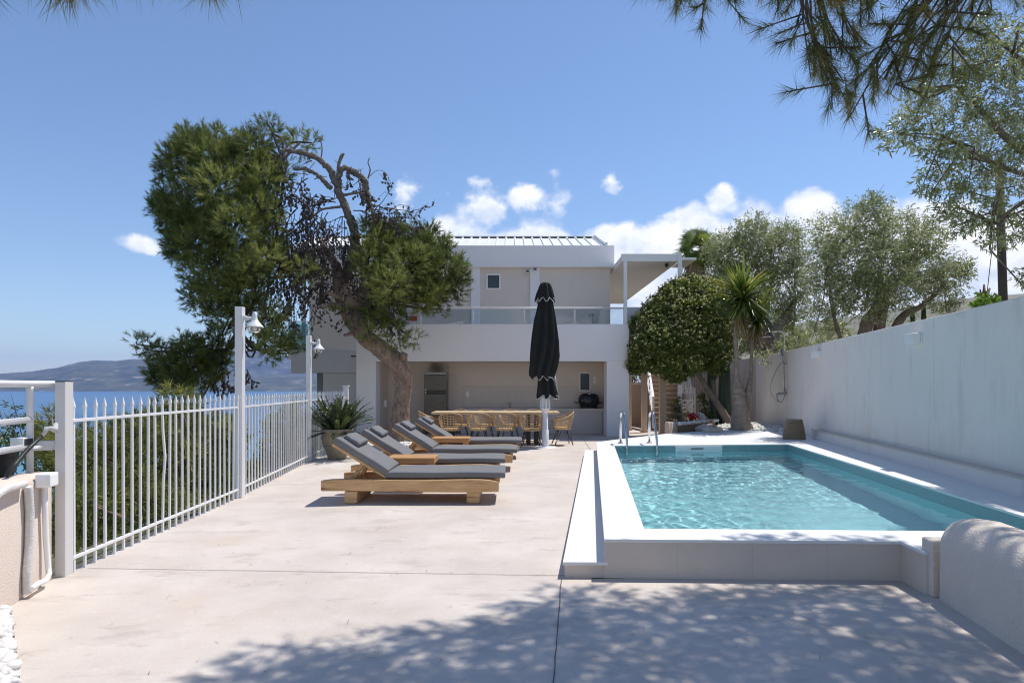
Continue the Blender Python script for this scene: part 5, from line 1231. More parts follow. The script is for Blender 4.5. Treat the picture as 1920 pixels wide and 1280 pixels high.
slope_pine('shrub_pine', [(330, 800, 60, 10.5), (280, 800, 34, 10), (390, 830, 55, 11), (300, 870, 65, 9.8), (370, 910, 60, 10.2), (420, 870, 34, 11.5), (410, 800, 26, 11.5), (350, 770, 22, 11), (430, 830, 24, 12)], 'yellow green pine filling the fence gap left of the near lamp post', m_needle2, dens=700)
slope_pine('shrub_pine', [(240, 830, 45, 8.8), (200, 870, 50, 8.4), (240, 930, 60, 8.2), (170, 930, 45, 7.8), (300, 960, 50, 8.6), (190, 840, 28, 9)], 'yellow green pine close behind the first pickets of the fence', m_needle2, dens=800, nw=.012)
slope_pine('shrub_pine', [(180, 1000, 45, 7.0), (250, 1020, 50, 7.4), (340, 1000, 45, 8.4), (400, 960, 40, 9.4), (150, 960, 30, 7.0), (430, 930, 30, 10.5)], 'low dark pine scrub at the foot of the nearest fence section', m_needle, dens=800, nw=.012)
slope_pine('shrub_pine', [(535, 795, 34, 17), (560, 830, 36, 16.5), (520, 840, 30, 16), (545, 870, 34, 15.5), (505, 880, 26, 15), (590, 800, 26, 18), (560, 765, 18, 18), (600, 850, 30, 17)], 'grey green pine seen through the pickets before the potted fern', m_needle2, dens=700)
slope_pine('shrub_pine', [(470, 900, 26, 13), (490, 920, 24, 12.4), (465, 870, 16, 14), (510, 920, 24, 13)], 'small pine tops low between the two lamp posts', m_needle2, dens=700)
slope_pine('shrub_pine', [(100, 800, 26, 11), (130, 830, 30, 9.5), (85, 830, 24, 11), (140, 880, 34, 8.6), (110, 870, 30, 9.0), (120, 950, 34, 7.6), (100, 1010, 30, 7.2), (130, 1040, 26, 6.6)], 'green pine showing between the railing and the fence end post', m_needle2, dens=800, nw=.012)
def leafy(name, lst, Y, label, mat, cat, ll, lw_, dens, group=None, trunk=None, bark=None, shell=.35, droop=.1, extra=True, base=None, twig=8):
    c0 = base if base is not None else P(lst[0][0], lst[0][1], Y)
    t = thing(name, label, cat, c0, group)
    bl = []
    for px, py, r_, dY in lst:
        R_ = r_ / FOC * (Y + dY); bl.append((P(px, py, Y + dY), R_))
        if extra:
            bl.append((P(px, py, Y + dY + R_ * .9), R_ * .8))
            for _ in range(4):
                a = random.uniform(0, 6.28); bl.append((P(px + math.cos(a) * r_ * .8, py + math.sin(a) * r_ * .8, Y + dY + random.uniform(-.3, .3)), R_ * random.uniform(.3, .5)))
    V, A = leaf_clumps(bl, dens, ll, lw_, shell, .85, twig, droop)
    np_mesh('crown', mat, V, 4, t, A)
    if trunk:
        tk = MB()
        for path in trunk: limb(tk, path, Y, 10, .1)
        tk.build('trunk', bark, t)
    bt = MB()
    root = P(trunk[0][-1][0], trunk[0][-1][1], Y + trunk[0][-1][3]) if trunk else c0
    ends = [P(q_[-1][0], q_[-1][1], Y + q_[-1][3]) for q_ in trunk] if trunk else [c0]
    for c, r_ in bl[::4]:
        e = min(ends, key=lambda q_: (q_ - c).length); mid = e.lerp(c, .5) + Vector((random.uniform(-.15, .15), random.uniform(-.15, .15), random.uniform(0, .2)))
        bt.tube([e, mid, c, c + (c - mid) * .4], [.018, .012, .008, .003], 5)
    bt.build('branch', bark or m_twig, t)
    return t
leafy('coastal_bush', [(20, 800, 30, 0), (-20, 790, 40, 0), (55, 815, 24, 0), (40, 850, 34, -1), (0, 850, 30, -1), (70, 860, 24, -1)], 13, 'dark leafy bush below the tube railing at the left edge', m_bush, 'bush', .10, .035, 700, base=Vector((-9.5, 13, ground_h(-9.5, 13))))

# white railing of a lower terrace, seen through the pickets
lt = thing('lower_railing', 'white railing of a lower terrace glimpsed through the fence by the far lamp post', 'railing', P(560, 850, 19))
for a, b in (((540, 790), (590, 786)), ((540, 845), (596, 838)), ((545, 880), (596, 876))): MB().bar(P(*a, 19), P(*b, 19.5), .08, .10).build('rail', m_metal, lt)
for px in (548, 571, 594): MB().bar(P(px, 900, 19.2), P(px, 785, 19.2), .08, .08, (1, 0, 0)).build('baluster', m_metal, lt)

# potted fern
pp0 = G(632, 860); pot = thing('terracotta_pot', 'big mossy terracotta pot beside the fence holding a fern', 'pot', pp0)
MB().lathe([(0, 0), (.18, 0), (.185, .03), (.22, .16), (.285, .30), (.315, .42), (.305, .50), (.29, .535), (.305, .56), (.315, .575), (.315, .61), (.29, .615), (.27, .58), (.26, .5), (0, .5)], 36, pp0).build('pot_body', m_pot, pot)
fern = thing('potted_fern', 'dark green upright fern growing in the big terracotta pot', 'plant', pp0 + Vector((0, 0, .5)))
FV, FA = [], []; stm_ = MB()
for k in range(150):
    a = random.uniform(0, 6.28); lean = random.uniform(.05, 1.0) if k > 16 else random.uniform(1.2, 1.7); Lf = random.uniform(.6, .9) * (1 if lean < 1 else .8)
    dr_ = Vector((math.cos(a), math.sin(a), 0)); p = pp0 + Vector((0, 0, .52)) + dr_ * random.uniform(.0, .16); pts = []; vz = math.cos(min(lean, 1.4)); vr = math.sin(min(lean, 1.4))
    for q_ in range(9):
        pts.append(p.copy()); s_ = Lf / 8; p = p + dr_ * vr * s_ + Vector((0, 0, vz * s_)); vz -= (.03 + .12 * lean * (q_ / 8)) if lean < 1.05 else .12; vr += .03
    tone = random.random() ** 1.5
    for q_ in range(1, 9):
        tan = unit(np.array(pts[q_] - pts[q_ - 1])[None])[0]
        for s_ in range(4):
            for sd_x in (-1, 1):
                base_ = np.array(pts[q_ - 1].lerp(pts[q_], s_ / 4)); side = unit(np.cross(tan, [0, 0, 1.0])[None] + 1e-6)[0] * sd_x
                FV.append((base_, unit((side * .9 + tan * .75 + np.array([0, 0, .12]))[None])[0], .085 * (1.1 - .07 * q_))); FA.append(tone)
    stm_.tube(pts, [.006 - .0005 * q_ for q_ in range(9)], 4, False)
b_ = np.array([f[0] for f in FV]); d_ = np.array([f[1] for f in FV]); l_ = np.array([f[2] for f in FV])
side = unit(np.cross(d_, rng.normal(size=d_.shape))); mid = b_ + d_ * l_[:, None] * .4
np_mesh('frond', m_fern, np.stack([b_, mid + side * .010, b_ + d_ * l_[:, None], mid - side * .010], 1), 4, fern, np.clip(np.array(FA) + rng.normal(0, .1, len(FA)), 0, 1))
stm_.build('stem', m_twig, fern)

# clipped round shrub
SYY = 18.9
shrub_l = [(1285, 555, 46, 0), (1260, 580, 46, -.2), (1320, 570, 46, 0), (1225, 610, 40, 0), (1205, 650, 28, .1), (1250, 640, 50, -.7), (1300, 630, 55, -.7), (1345, 620, 34, .0), (1345, 570, 26, .2), (1290, 540, 30, .1), (1200, 682, 22, 0), (1235, 680, 30, -.5), (1280, 682, 32, -.7), (1325, 670, 34, -.3), (1350, 660, 26, 0), (1222, 640, 34, -.2), (1365, 600, 16, .2), (1330, 540, 22, .2), (1190, 690, 14, 0), (1208, 668, 24, -.3), (1300, 590, 46, -.6), (1240, 600, 36, -.4), (1265, 700, 22, -.4), (1345, 690, 16, -.1), (1228, 585, 24, .1), (1255, 560, 24, 0)]
shr = thing('round_shrub', 'big dome shaped dark green shrub dotted with cream blossom', 'shrub', P(1365, 796, SYY))
bls = []
for px, py, r_, dY in shrub_l:
    R_ = r_ / FOC * SYY; bls.append((P(px, py, SYY + dY), R_)); bls.append((P(px, py, SYY + dY + R_ * 1.0 + .3), R_ * .85))
LV, LA, BV, BA = [], [], [], []
for c, r_ in bls:
    n = int(1250 * r_ * r_); d = unit(rng.normal(size=(n, 3))); p = np.array(c) + d * r_ * (0.80 + .26 * rng.random((n, 1))) * np.array([1.08, 1.0, .68])
    p += .03 * rng.normal(size=p.shape)
    tone = rng.normal(.5, .1); n8 = 8
    up_ = unit(d + np.array([0, 0, .55]))
    ld = unit(up_[:, None, :] * .55 + unit(rng.normal(size=(n, n8, 3))) * .9); b_ = np.repeat(p[:, None, :], n8, 1)
    LV.append(leaves(b_.reshape(-1, 3), ld.reshape(-1, 3), .095, .036, .05)); LA.append(np.clip(np.repeat(np.clip(tone + rng.normal(0, .14, n), 0, 1), n8) + rng.normal(0, .12, n * n8), 0, 1))
    pick = (rng.random(n) < .55) & (d[:, 2] > -.45); q_ = p[pick] + up_[pick] * .085
    for _ in range(4):
        BV.append(leaves(q_, unit(up_[pick] * .5 + unit(rng.normal(size=q_.shape))), (.048), .040)); BA.append(rng.random(len(q_)))
np_mesh('crown', m_shrub, np.concatenate(LV), 4, shr, np.concatenate(LA))
tag(np_mesh('blossom', m_blossom, np.concatenate(BV), 4, shr, np.concatenate(BA)), kind='stuff')
tk = MB(); limb(tk, [(1368, 802, 20, 0), (1358, 778, 15, 0), (1340, 750, 13, 0), (1322, 722, 10, 0), (1305, 695, 8.5, -.1), (1290, 660, 6, -.3)], SYY, 10, .08)
limb(tk, [(1340, 750, 8, 0), (1334, 700, 10, .2), (1330, 640, 7, .2)], SYY, 8, .06)
tk.build('trunk', m_smoothbark, shr)
# dark columnar euphorbias
for i, (px, w, y0_, y1_, dx_, lab) in enumerate(((1338, 15, 800, 672, -4, 'dark columnar cactus nearest the ribbed tan wall'), (1352, 13, 800, 668, 2, 'thin dark columnar cactus in the middle of the three'), (1362, 19, 800, 650, -2, 'thickest dark columnar cactus, right against the yucca'))):
    c = thing('columnar_cactus', lab, 'cactus', P(px, 800, 19.1), 'dark columnar cacti behind the shrub trunk')
    mb = MB(); limb(mb, [(px + 2, y0_, w * .9, 0), (px + 1, 770, w, 0), (px + dx_, 720, w, 0), (px + dx_, y1_ + 10, w * .95, 0), (px + dx_, y1_, w * .5, 0)], 19.1, 6, .03); mb.build('stem', m_cactus, c)
    if i < 2:
        mb = MB(); limb(mb, [(px + dx_, 716, w * .7, 0), (px + dx_ + 7, 702, w * .65, 0), (px + dx_ + 9, 676, w * .6, 0)], 19.1, 6, .03); mb.build('arm', m_cactus, c)
# yucca with two heads
YY = 17.25
yc = thing('yucca', 'tall yucca with two leafy heads on swollen grey trunk', 'tree', P(1390, 806, YY))
tk = MB(); limb(tk, [(1391, 812, 52, 0), (1389, 797, 38, 0), (1387, 770, 29, 0), (1386, 748, 26, 0), (1383, 728, 24, 0), (1381, 714, 13, 0), (1381, 690, 8, 0), (1380, 655, 7.5, 0), (1379, 625, 8, 0), (1383, 595, 8, 0), (1391, 560, 8, 0)], YY, 14, .07)
limb(tk, [(1394, 790, 22, .1), (1399, 758, 18, .1), (1402, 738, 14, .1), (1408, 705, 7, .1), (1409, 670, 6, .2), (1410, 640, 6, .3), (1415, 610, 6, .3)], YY, 10, .05)
tk.build('trunk', m_yuccabark, yc)
def sword_head(c, n, ln, wd_, par, mat, lo, hi, name, sag=.25):
    V, A = [], []
    for k in range(n):
        a = random.uniform(0, 6.28); e = math.asin(random.uniform(math.sin(lo), math.sin(min(hi, 1.57)))); d = Vector((math.cos(a) * math.cos(e), math.sin(a) * math.cos(e), math.sin(e))); L_ = ln * random.uniform(.8, 1.1)
        s_ = d.cross(Vector((0, 0, 1))).normalized(); p = Vector(c) + Vector((0, 0, random.uniform(-.22, .12))) + d * .05; prev = None; v_ = random.random()
        segs = 4; pts = []
        for q_ in range(segs + 1):
            t = q_ / segs; w = wd_ * (.7 + .6 * t if t < .4 else .94 * (1 - t) / .6 + .01); pts.append((p + d * L_ * t + Vector((0, 0, -sag * L_ * t * t * max(0, math.cos(e)))), w))
        for q_ in range(segs):
            (p0, w0), (p1, w1) = pts[q_], pts[q_ + 1]; V.append([p0 - s_ * w0 / 2, p0 + s_ * w0 / 2, p1 + s_ * w1 / 2, p1 - s_ * w1 / 2]); A.append(np.clip(v_ * .9 - .3 * (e < .1) + .15 * t, 0, 1))
    return np_mesh(name, mat, np.array([[list(q_) for q_ in f] for f in V]), 4, par, np.array(A))
h1, h2 = P(1393, 552, YY), P(1424, 590, YY + .5)
sword_head(h1, 300, 1.06, .072, yc, m_yucca, -.85, 1.5, 'leaf_head', .16)
sword_head(h2, 190, .80, .055, yc, m_yucca, -.8, 1.3, 'leaf_head', .2)
sword_head(h1 + Vector((-.08, 0, -.45)), 70, .75, .045, yc, m_dryleaf, -1.5, -.85, 'dry_skirt', 0)
sword_head(h2 + Vector((-.05, 0, -.25)), 50, .6, .04, yc, m_dryleaf, -1.5, -.8, 'dry_skirt', 0)

# fan palm beyond the canopy
PLY = 30
pl = thing('fan_palm', 'fan palm with hanging dead skirt behind the entrance canopy', 'tree', Vector((P(1306, 560, PLY).x, PLY, 0)))
pcn = P(1304, 474, PLY); tk = MB(); tk.tube([(pcn.x + .1, PLY, 0), (pcn.x + .05, PLY, 4), pcn], [.22, .2, .17], 12, True, .05); tk.build('trunk', m_yuccabark, pl)
FVp, FAp = [], []
for k in range(54):
    a = random.uniform(0, 6.28); e = math.asin(random.uniform(-.75, .97)); d = np.array([math.cos(a) * math.cos(e), math.sin(a) * math.cos(e), math.sin(e)]); hub = np.array(pcn) + np.array([0, 0, .1]) + d * random.uniform(.2, .6); v_ = random.random()
    s_ = unit(np.cross(d, [0.01, 0, 1.0])[None])[0]; rl_ = random.uniform(-1.3, 1.3); s_ = s_ * math.cos(rl_) + np.cross(d, s_) * math.sin(rl_)
    for q_ in range(15):
        b_ = -1.25 + 2.5 * q_ / 14; dd = d * math.cos(b_) + s_ * math.sin(b_); tip = hub + dd * .8 * random.uniform(.8, 1.1) + np.array([0, 0, -.15]); m_ = hub + dd * .42; nrm = np.cross(dd, np.cross(d, s_)); nrm = unit(nrm[None])[0] * .034
        FVp.append([hub, m_ + nrm, tip, m_ - nrm]); FAp.append(np.clip(v_ + random.uniform(-.15, .15), 0, .85))
np_mesh('frond', m_yucca, np.array(FVp), 4, pl, np.array(FAp))
sword_head(pcn + Vector((0, 0, .05)), 260, 1.5, .09, pl, m_dryleaf, -1.52, -1.0, 'dry_skirt', 0)
pl2 = MB()

# olives behind the garden wall
leafy('olive_tree', [(1420, 450, 45, 0), (1370, 480, 45, 0), (1460, 470, 50, 0), (1400, 520, 50, .3), (1470, 530, 45, 0), (1350, 530, 36, .5), (1440, 580, 45, .4), (1380, 590, 40, .6), (1490, 580, 30, .2), (1345, 470, 26, .3), (1480, 440, 26, 0), (1400, 430, 22, 0), (1500, 500, 26, 0), (1420, 640, 30, .8), (1470, 630, 36, .8), (1355, 600, 30, .8), (1390, 640, 30, .8), (1500, 640, 26, .8)], 23.5,
      'silvery olive tree behind the yucca and the outdoor shower', m_olive, 'tree', .11, .034, 2600, 'olive trees beyond the garden wall',
      [[(1440, 700, 36, 0), (1445, 650, 28, 0), (1452, 620, 22, 0), (1475, 590, 14, .1), (1492, 560, 7, .1)], [(1432, 700, 20, .1), (1425, 650, 22, .1), (1432, 610, 16, .1), (1440, 560, 8, .1)]], m_olivebark, base=Vector((9.6, 23.5, 0)))
leafy('olive_tree', [(1620, 420, 50, 0), (1560, 440, 45, 0), (1680, 440, 55, 0), (1590, 490, 60, -.3), (1660, 500, 65, -.4), (1730, 500, 50, 0), (1545, 510, 40, .2), (1780, 520, 36, 0), (1620, 550, 50, -.2), (1700, 550, 45, 0), (1555, 560, 36, .2), (1770, 560, 30, .1), (1640, 395, 30, 0), (1800, 500, 24, 0), (1740, 450, 36, 0), (1540, 600, 28, .6), (1570, 620, 22, 1.0)], 15.2,
      'wide silvery olive tree with forked trunk rising above the middle of the garden wall', m_olive, 'tree', .085, .024, 4200, 'olive trees beyond the garden wall',
      [[(1640, 690, 36, .4), (1622, 640, 26, .3), (1626, 605, 22, .2), (1642, 575, 16, .1), (1652, 530, 7, 0)], [(1650, 690, 26, .4), (1648, 620, 20, .3), (1658, 575, 15, .2), (1662, 545, 7, 0)], [(1650, 690, 26, .6), (1678, 618, 17, .3), (1698, 588, 13, .2), (1728, 574, 9, .1), (1770, 535, 5, 0)], [(1585, 660, 8, .6), (1568, 610, 7, .4), (1558, 560, 5, .2), (1552, 500, 3, .2)]], m_olivebark, base=Vector((9.0, 15.6, 0)))
ol3 = [(1900, 110, 60, 0), (1830, 90, 45, -.2), (1780, 150, 50, -.2), (1860, 180, 65, 0), (1720, 190, 40, -.2), (1790, 230, 55, -.3), (1700, 250, 40, -.3), (1870, 270, 65, 0), (1940, 220, 70, .2), (1760, 290, 40, -.1), (1820, 320, 50, 0), (1670, 255, 22, -.3), (1900, 350, 55, .2), (1780, 360, 34, 0), (1850, 400, 40, 0), (1740, 345, 22, 0), (1930, 420, 40, .1), (1990, 330, 80, .3), (1800, 420, 30, 0), (1770, 400, 20, 0), (1870, 440, 26, 0), (1920, 520, 16, .2), (1850, 50, 30, 0), (2040, 180, 90, .4), (2000, 60, 80, .4)]
leafy('olive_tree', ol3, 8.0, 'near olive tree leaning in over the wall at the top right corner', m_olive, 'tree', .08, .0175, 3900, 'olive trees beyond the garden wall',
      [[(2240, 760, 120, 1.0), (2180, 560, 90, .8), (2100, 420, 50, .5), (2000, 340, 26, .2), (1900, 270, 12, 0), (1840, 210, 7, -.1), (1790, 160, 4, -.2)], [(2000, 350, 18, .2), (1930, 330, 9, .1), (1870, 310, 6, 0), (1800, 270, 4, -.1)], [(2100, 420, 36, .5), (2010, 250, 20, .3), (1960, 160, 11, .2), (1900, 100, 6, .1)], [(1960, 350, 10, .2), (1910, 385, 7, .1), (1860, 420, 4, 0)]], m_olivebark, base=Vector((8.6, 8.6, 0)), shell=.25, twig=9)

# utility pole, cypress tips, vine
up_ = thing('utility_pole', 'dark leaning timber utility pole behind the garden wall', 'pole', P(1884, 740, 20))
a, b = P(1886, 740, 20), P(1873, 300, 20); mb = MB(); mb.tube([a, b], [.13, .11], 12); mb.build('pole_shaft', m_polewood, up_)
MB().tube([b + Vector((0, 0, -.5)), P(1862, 450, 20.5), P(1846, 590, 21)], .012, 5).build('guy_wire', m_black, up_)
leafy('vine', [(1848, 566, 12, 0), (1858, 570, 9, 0), (1838, 569, 7, 0)], 8.6, 'bright green vine tip peeping over the garden wall', leafmat('bright_vine_leaves', [(0, (.12, .22, .03)), (1, (.25, .38, .06))], .5, .4), 'plant', .06, .045, 9000, shell=.2)
for i, (px, py, h_, lab) in enumerate(((1711, 592, 14, 'thin dark cypress tip over the garden wall below the olive'), (1732, 585, 16, 'taller thin dark cypress tip over the garden wall'))):
    Y = 60; t = thing('cypress', lab, 'tree', Vector((P(px, py, Y).x, Y, 0)), 'far cypresses over the garden wall'); top = P(px, py - h_, Y)
    n = 2600; z = rng.random(n); rad = .35 * (1 - z) ** .7 + .03; a_ = rng.uniform(0, 6.28, n)
    p = np.stack([top.x + rad * np.cos(a_), Y + rad * np.sin(a_), z * top.z], 1)
    np_mesh('crown', m_needle, leaves(p, unit(np.stack([np.cos(a_) * .3, np.sin(a_) * .3, np.ones(n)], 1)), .3, .12), 4, t, rng.random(n) * .4)
    MB().tube([(top.x, Y, 0), (top.x, Y, top.z * .9)], [.1, .02], 6).build('trunk', m_bark, t)
# bushes and flowers by the stair
leafy('court_bush', [(1193, 706, 14, 0), (1203, 700, 12, 0), (1183, 704, 10, 0), (1220, 690, 14, 0)], 26, 'green bush behind the low tan court wall', m_bush, 'bush', .1, .04, 1800, base=Vector((5.0, 26, 0)))
leafy('backdrop_bush', [(1530, 640, 30, 0), (1560, 630, 26, 0), (1500, 650, 30, 0), (1470, 660, 26, 0), (1590, 640, 22, 0), (1440, 665, 26, 0)], 19.5, 'grey green bush filling the gap behind the wall beside the shower', m_olive, 'bush', .08, .03, 1500, base=Vector((9.4, 19.5, 0)))
leafy('yellow_shrub', [(1266, 760, 11, 0), (1272, 775, 12, 0), (1262, 785, 9, 0), (1280, 790, 9, 0), (1270, 748, 6, 0)], 18.6, 'yellow green feathery shrub before the staircase', m_yelbush, 'shrub', .05, .014, 9000, trunk=[[(1272, 800, 3, 0), (1270, 770, 2, 0)]], bark=m_twig, shell=.2, base=P(1272, 800, 18.6))
leafy('climbing_plant', [(1316, 745, 5, 0), (1318, 757, 7, 0), (1325, 775, 10, 0), (1332, 782, 8, 0)], 19.0, 'dark climbing plant against the ribbed tan wall', m_bush, 'plant', .06, .03, 8000, trunk=[[(1328, 800, 2, 0), (1317, 745, 1.5, 0)]], bark=m_twig, shell=.2, base=P(1328, 800, 19))
leafy('green_potplant', [(1300, 793, 9, 0), (1312, 796, 8, 0), (1294, 800, 6, 0)], 17.9, 'light green leafy plant beneath the red and white flowers', m_yelbush if False else m_bush, 'plant', .06, .035, 9000, shell=.2)
def flowers(name, lst, mat, label):
    V, A = [], []; Y = 17.8; st_ = MB(); t = thing(name, label, 'flowers', P(lst[0][0], 800, Y))
    for px, py in lst:
        c = np.array(P(px, py, Y)); n = 60; d = unit(rng.normal(size=(n, 3))); V.append(leaves(c + d * .05, unit(d + .5 * rng.normal(size=d.shape)), .045, .04)); A.append(rng.random(n)); st_.tube([P(px, py, Y), P(px + 1, 803, Y + .05)], .008, 5)
    np_mesh('petals', mat, np.concatenate(V), 4, t, np.concatenate(A)); st_.build('stem', m_fern if False else m_cactus, t)
flowers('red_geranium', [(1294, 781), (1299, 779), (1304, 781), (1297, 783)], m_red, 'red geranium blooms in front of the white gate')
flowers('white_geranium', [(1311, 777), (1316, 780), (1313, 784), (1319, 784)], m_whitepetal, 'white geranium blooms right of the red ones')
tpp = P(1326, 792, 18.0); tpt = thing('small_pot', 'small orange terracotta pot by the cactus stems', 'pot', tpp + Vector((0, 0, -.2)))
MB().lathe([(0, -.2), (.10, -.2), (.14, .02), (.155, .03), (.155, .07), (.13, .07), (.12, 0)], 20, tpp).build('pot_body', m_tpot, tpt)

# ------------------------------------------------------------------ overhanging pine: boughs above the camera, trunk behind it to the right
op = thing('overhanging_pine', 'long needled pine boughs hanging in from above along the top edge', 'tree', (4.6, -3.2, 0))
boughs = MB()
TRK = [Vector((4.6, -3.2, -.1)), Vector((4.7, -2.6, 2.0)), Vector((5.0, -1.5, 4.2)), Vector((5.1, .2, 6.2)), Vector((4.9, 2.2, 7.6))]
def spl(pts, n=8):
    out = []
    for i in range(len(pts) - 1):
        p0, p1, p2, p3 = pts[max(i - 1, 0)], pts[i], pts[i + 1], pts[min(i + 2, len(pts) - 1)]
        for k in range(n):
            t = k / n; out.append(0.5 * ((2 * p1) + (p2 - p0) * t + (2 * p0 - 5 * p1 + 4 * p2 - p3) * t * t + (3 * p1 - p0 - 3 * p2 + p3) * t ** 3))
    return out + [pts[-1]]
tk = MB(); s_ = spl(TRK); tk.tube(s_, [.24 - .16 * i / (len(s_) - 1) for i in range(len(s_))], 14, True, .06); tk.build('trunk', m_bark, op)
NB, ND, NA = [], [], []         # tuft base, axis, tone
def tuft(c, axis, tone): NB.append(np.array(c)); ND.append(np.array(axis)); NA.append(tone)
def bough(a, b, r_):
    a, b = Vector(a), Vector(b); m1, m2 = a.lerp(b, .35) + Vector((0, 0, .25)), a.lerp(b, .7) + Vector((random.uniform(-.1, .1), random.uniform(-.1, .1), .15))
    q_ = spl([a, m1, m2, b], 5); boughs.tube(q_, [r_ * (1 - .75 * i / (len(q_) - 1)) for i in range(len(q_))], 6)
    return q_
# boughs seen in the picture's top right: tips given at their place in space
vis = [(1230, -30, 4.3), (1275, 10, 4.3), (1320, 22, 4.2), (1370, 2, 4.2), (1430, -10, 4.1), (1460, 20, 4.1), (1500, -20, 4.0), (1530, 30, 3.9), (1560, 12, 3.9), (1590, 60, 3.9), (1570, 100, 3.9), (1530, 105, 3.9), (1545, 160, 3.9), (1520, 145, 3.9), (1580, 150, 3.8), (1610, 130, 3.8), (1630, 170, 3.8), (1590, 195, 3.8), (1560, 205, 3.8), (1605, 165, 3.85), (1660, 150, 3.8), (1680, 120, 3.8), (1650, 90, 3.8), (1700, 60, 3.8), (1715, 100, 3.8), (1720, 30, 3.9), (1740, 140, 3.8), (1760, 100, 3.85), (1700, 150, 3.8), (1640, 30, 3.9), (1600, 0, 3.9), (1680, -10, 3.9), (1770, 60, 3.9), (1790, 10, 3.9), (1820, -20, 4), (1575, 175, 3.8), (1555, 130, 3.9), (1670, 175, 3.8), (1640, 120, 3.8), (1720, 165, 3.8), (1255, -15, 4.3), (1350, -10, 4.2), (1405, -22, 4.1), (1545, -5, 4.0), (1615, 90, 3.85), (1860, 20, 4.2), (1890, -20, 4.2), (1590, 225, 3.8)]
hubs = [Vector((3.3, 3.9, 5.2)), Vector((2.6, 4.3, 5.3)), Vector((1.8, 4.4, 4.9)), Vector((3.4, 3.8, 4.4))]
big = [bough(s_[20], hubs[0], .07), bough(s_[18], hubs[1], .06), bough(hubs[1], hubs[2], .035), bough(hubs[0], hubs[3], .03)]
for px, py, Y in vis:
    tip = P(px, py, Y); h_ = min(hubs, key=lambda q_: (q_ - tip).length); b = bough(h_.lerp(tip, .25), tip, .012)
    boughs.tube([h_, h_.lerp(tip, .25)], [.016, .012], 5)
    ax = (b[-1] - b[-4]).normalized(); ax = (ax + Vector((random.uniform(-.3, .3), random.uniform(-.3, .3), -.35))).normalized()
    for k in range(2): tuft(tip - ax * (.10 * k) + Vector((random.uniform(-.02, .02), random.uniform(-.03, .03), 0)), ax, np.clip(random.gauss(.45, .2), 0, 1))
    for k in range(4):
        q_ = b[random.randint(len(b) // 3, len(b) - 2)]; sd_x = Vector((random.uniform(-1, .7), random.uniform(-1, 1), random.uniform(-.8, .1))).normalized(); e = q_ + sd_x * random.uniform(.14, .30)
        boughs.tube([q_, e], [.006, .004], 4)
        for j in range(1): tuft(e - sd_x * .09 * j, sd_x, np.clip(random.gauss(.4, .2), 0, 1))
# tips at the top left
lh = bough(s_[22], (-.9, 2.6, 3.4), .06); lh2 = bough((-.9, 2.6, 3.4), (-1.5, 2.25, 2.95), .03)
for px, py, Y, dx_ in ((128, -8, 2.0, 0), (150, -22, 2.0, .2), (100, -20, 2.0, -.3), (365, -32, 2.1, -.1), (395, -18, 2.1, .2), (260, -50, 2.1, 0), (440, -38, 2.1, .3), (-30, -24, 1.95, .4), (60, -50, 2.0, 0), (300, -55, 2.1, 0), (200, -48, 2.05, .3)):
    tip = P(px, py, Y); h_ = Vector((-1.5, 2.25, 2.95)) if px < 250 else Vector((-.9, 2.6, 3.4)); bough(h_, tip, .010); ax = Vector((dx_, -.1, -1)).normalized()
    for k in range(3): tuft(tip - ax * (.04 * k), ax, np.clip(random.gauss(.45, .15), 0, 1))
NB_, ND_, NA_ = np.array(NB), unit(np.array(ND)), np.array(NA); nn = 72
t = rng.random((len(NB_), nn, 1)); b_ = NB_[:, None, :] - ND_[:, None, :] * t * .12; nd = unit(ND_[:, None, :] * rng.uniform(.5, 1.6, (len(NB_), nn, 1)) + unit(rng.normal(size=(len(NB_), nn, 3))) * .85 + np.array([0, 0, -.18]))
V1 = needles(b_.reshape(-1, 3), nd.reshape(-1, 3), .135 * rng.uniform(.7, 1.15, len(NB_) * nn), .0032)
np_mesh('needle_spray', m_needle3, V1, 3, op, np.clip(np.repeat(NA_, nn) + rng.normal(0, .12, len(NA_) * nn), 0, 1))
# the crown above the frame that throws the dappled shade on the terrace
poly = [(370, 1285), (450, 1222), (560, 1205), (700, 1200), (820, 1178), (935, 1150), (965, 1130), (1050, 1110), (1150, 1120), (1210, 1135), (1305, 1118), (1360, 1100), (1500, 1096), (1660, 1096), (1700, 1110), (1800, 1180), (1960, 1290), (1960, 1500), (200, 1500), (300, 1330)]
def inside(x, y):
    c = False
    for i in range(len(poly)):
        (x0, y0), (x1, y1) = poly[i], poly[i - 1]
        if (y0 > y) != (y1 > y) and x < (x1 - x0) * (y - y0) / (y1 - y0) + x0: c = not c
    return c
shade = []
tries = 0
while len(shade) < 420 and tries < 30000:
    tries += 1
    px, py = random.uniform(200, 1960), random.uniform(1095, 1480)
    if not inside(px, py - 4) or (px < 1000 and not inside(px - 75, py)): continue
    g = G(px, py); r_ = random.uniform(.15, .34)
    if math.sin(g.x * 5.3 + 1.1 * math.sin(g.y * 6)) * math.sin(g.y * 7.1 + 1.7 * math.sin(g.x * 4.2)) > .58: continue
    if any((g - q_[0]).length < .36 * (r_ + q_[1]) for q_ in shade): continue
    shade.append((g, r_))
cb = []
for g, r_ in shade:
    Hh = random.uniform(5.4, 6.8); c = g + Vector((SX, SY, 1)) * Hh; cb.append((c, r_))
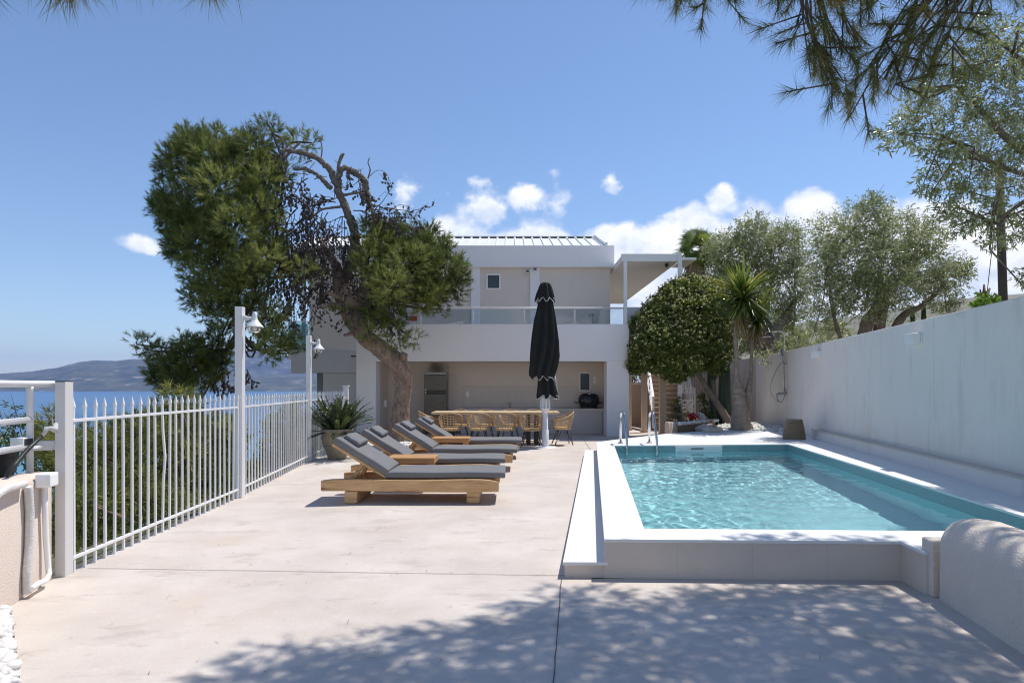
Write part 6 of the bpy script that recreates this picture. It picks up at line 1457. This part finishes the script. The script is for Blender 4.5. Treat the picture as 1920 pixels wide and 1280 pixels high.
for _ in range(45):                                  # unseen crown clumps added to block skylight over the foreground
    g = Vector((random.uniform(-.5, 5.5), random.uniform(.6, 2.8), 0)); cb.append((g + Vector((SX, SY, 1)) * random.uniform(5.6, 7.2), random.uniform(.35, .5)))
V, A = pine_tufts(cb, 520, 14, .13, .013, .14, .3)
np_mesh('crown', m_needle, V, 3, op, A)
for c, r_ in cb:
    a = min(s_, key=lambda q_: (q_ - c).length); boughs.tube([a.lerp(c, .35) + Vector((0, 0, .2)), a.lerp(c, .75) + Vector((0, 0, .12)), c], [.014, .009, .005], 4)
boughs.build('branch', m_twig, op)

# fallen needles and dry leaves on the terrace
n = 200
lx, ly = rng.uniform(-2.9, 2.6, n), rng.uniform(3.0, 7.5, n) ** 1.0
p = np.stack([lx, ly, np.full(n, .006)], 1); a_ = rng.uniform(0, 6.28, n); d = np.stack([np.cos(a_), np.sin(a_), rng.uniform(0, .05, n)], 1)
L_ = np.where(rng.random(n) < .93, rng.uniform(.04, .10, n), rng.uniform(.012, .022, n))[:, None]; W_ = np.where(L_ > .03, .0016, .007); sd_ = np.stack([-np.sin(a_), np.cos(a_), np.zeros(n)], 1)
tag(np_mesh('fallen_needles', m_dryleaf, np.stack([p, p + d * L_ * .5 + sd_ * W_, p + d * L_, p + d * L_ * .5 - sd_ * W_], 1), 4, None, rng.random(n) * .5), 'dry pine needles and leaf bits scattered over the concrete', 'leaf litter', kind='stuff')

# ------------------------------------------------------------------ sea haze
hz = MB(); hz.box(-13900, 2400, -80, 11400, -34, 560)
m_haze = bpy.data.materials.new('sea_haze'); m_haze.use_nodes = True
_N, _L = m_haze.node_tree.nodes, m_haze.node_tree.links; _N.remove(_N['Principled BSDF'])
_pv = _N.new('ShaderNodeVolumePrincipled'); _pv.inputs['Color'].default_value = (0.33, 0.50, 1.0, 1); _pv.inputs['Density'].default_value = 0.00007
_L.new(_pv.outputs[0], _N['Material Output'].inputs['Volume'])
tag(hz.build('haze', m_haze), 'pale blue sea haze in the air over the bay', 'haze', kind='stuff')
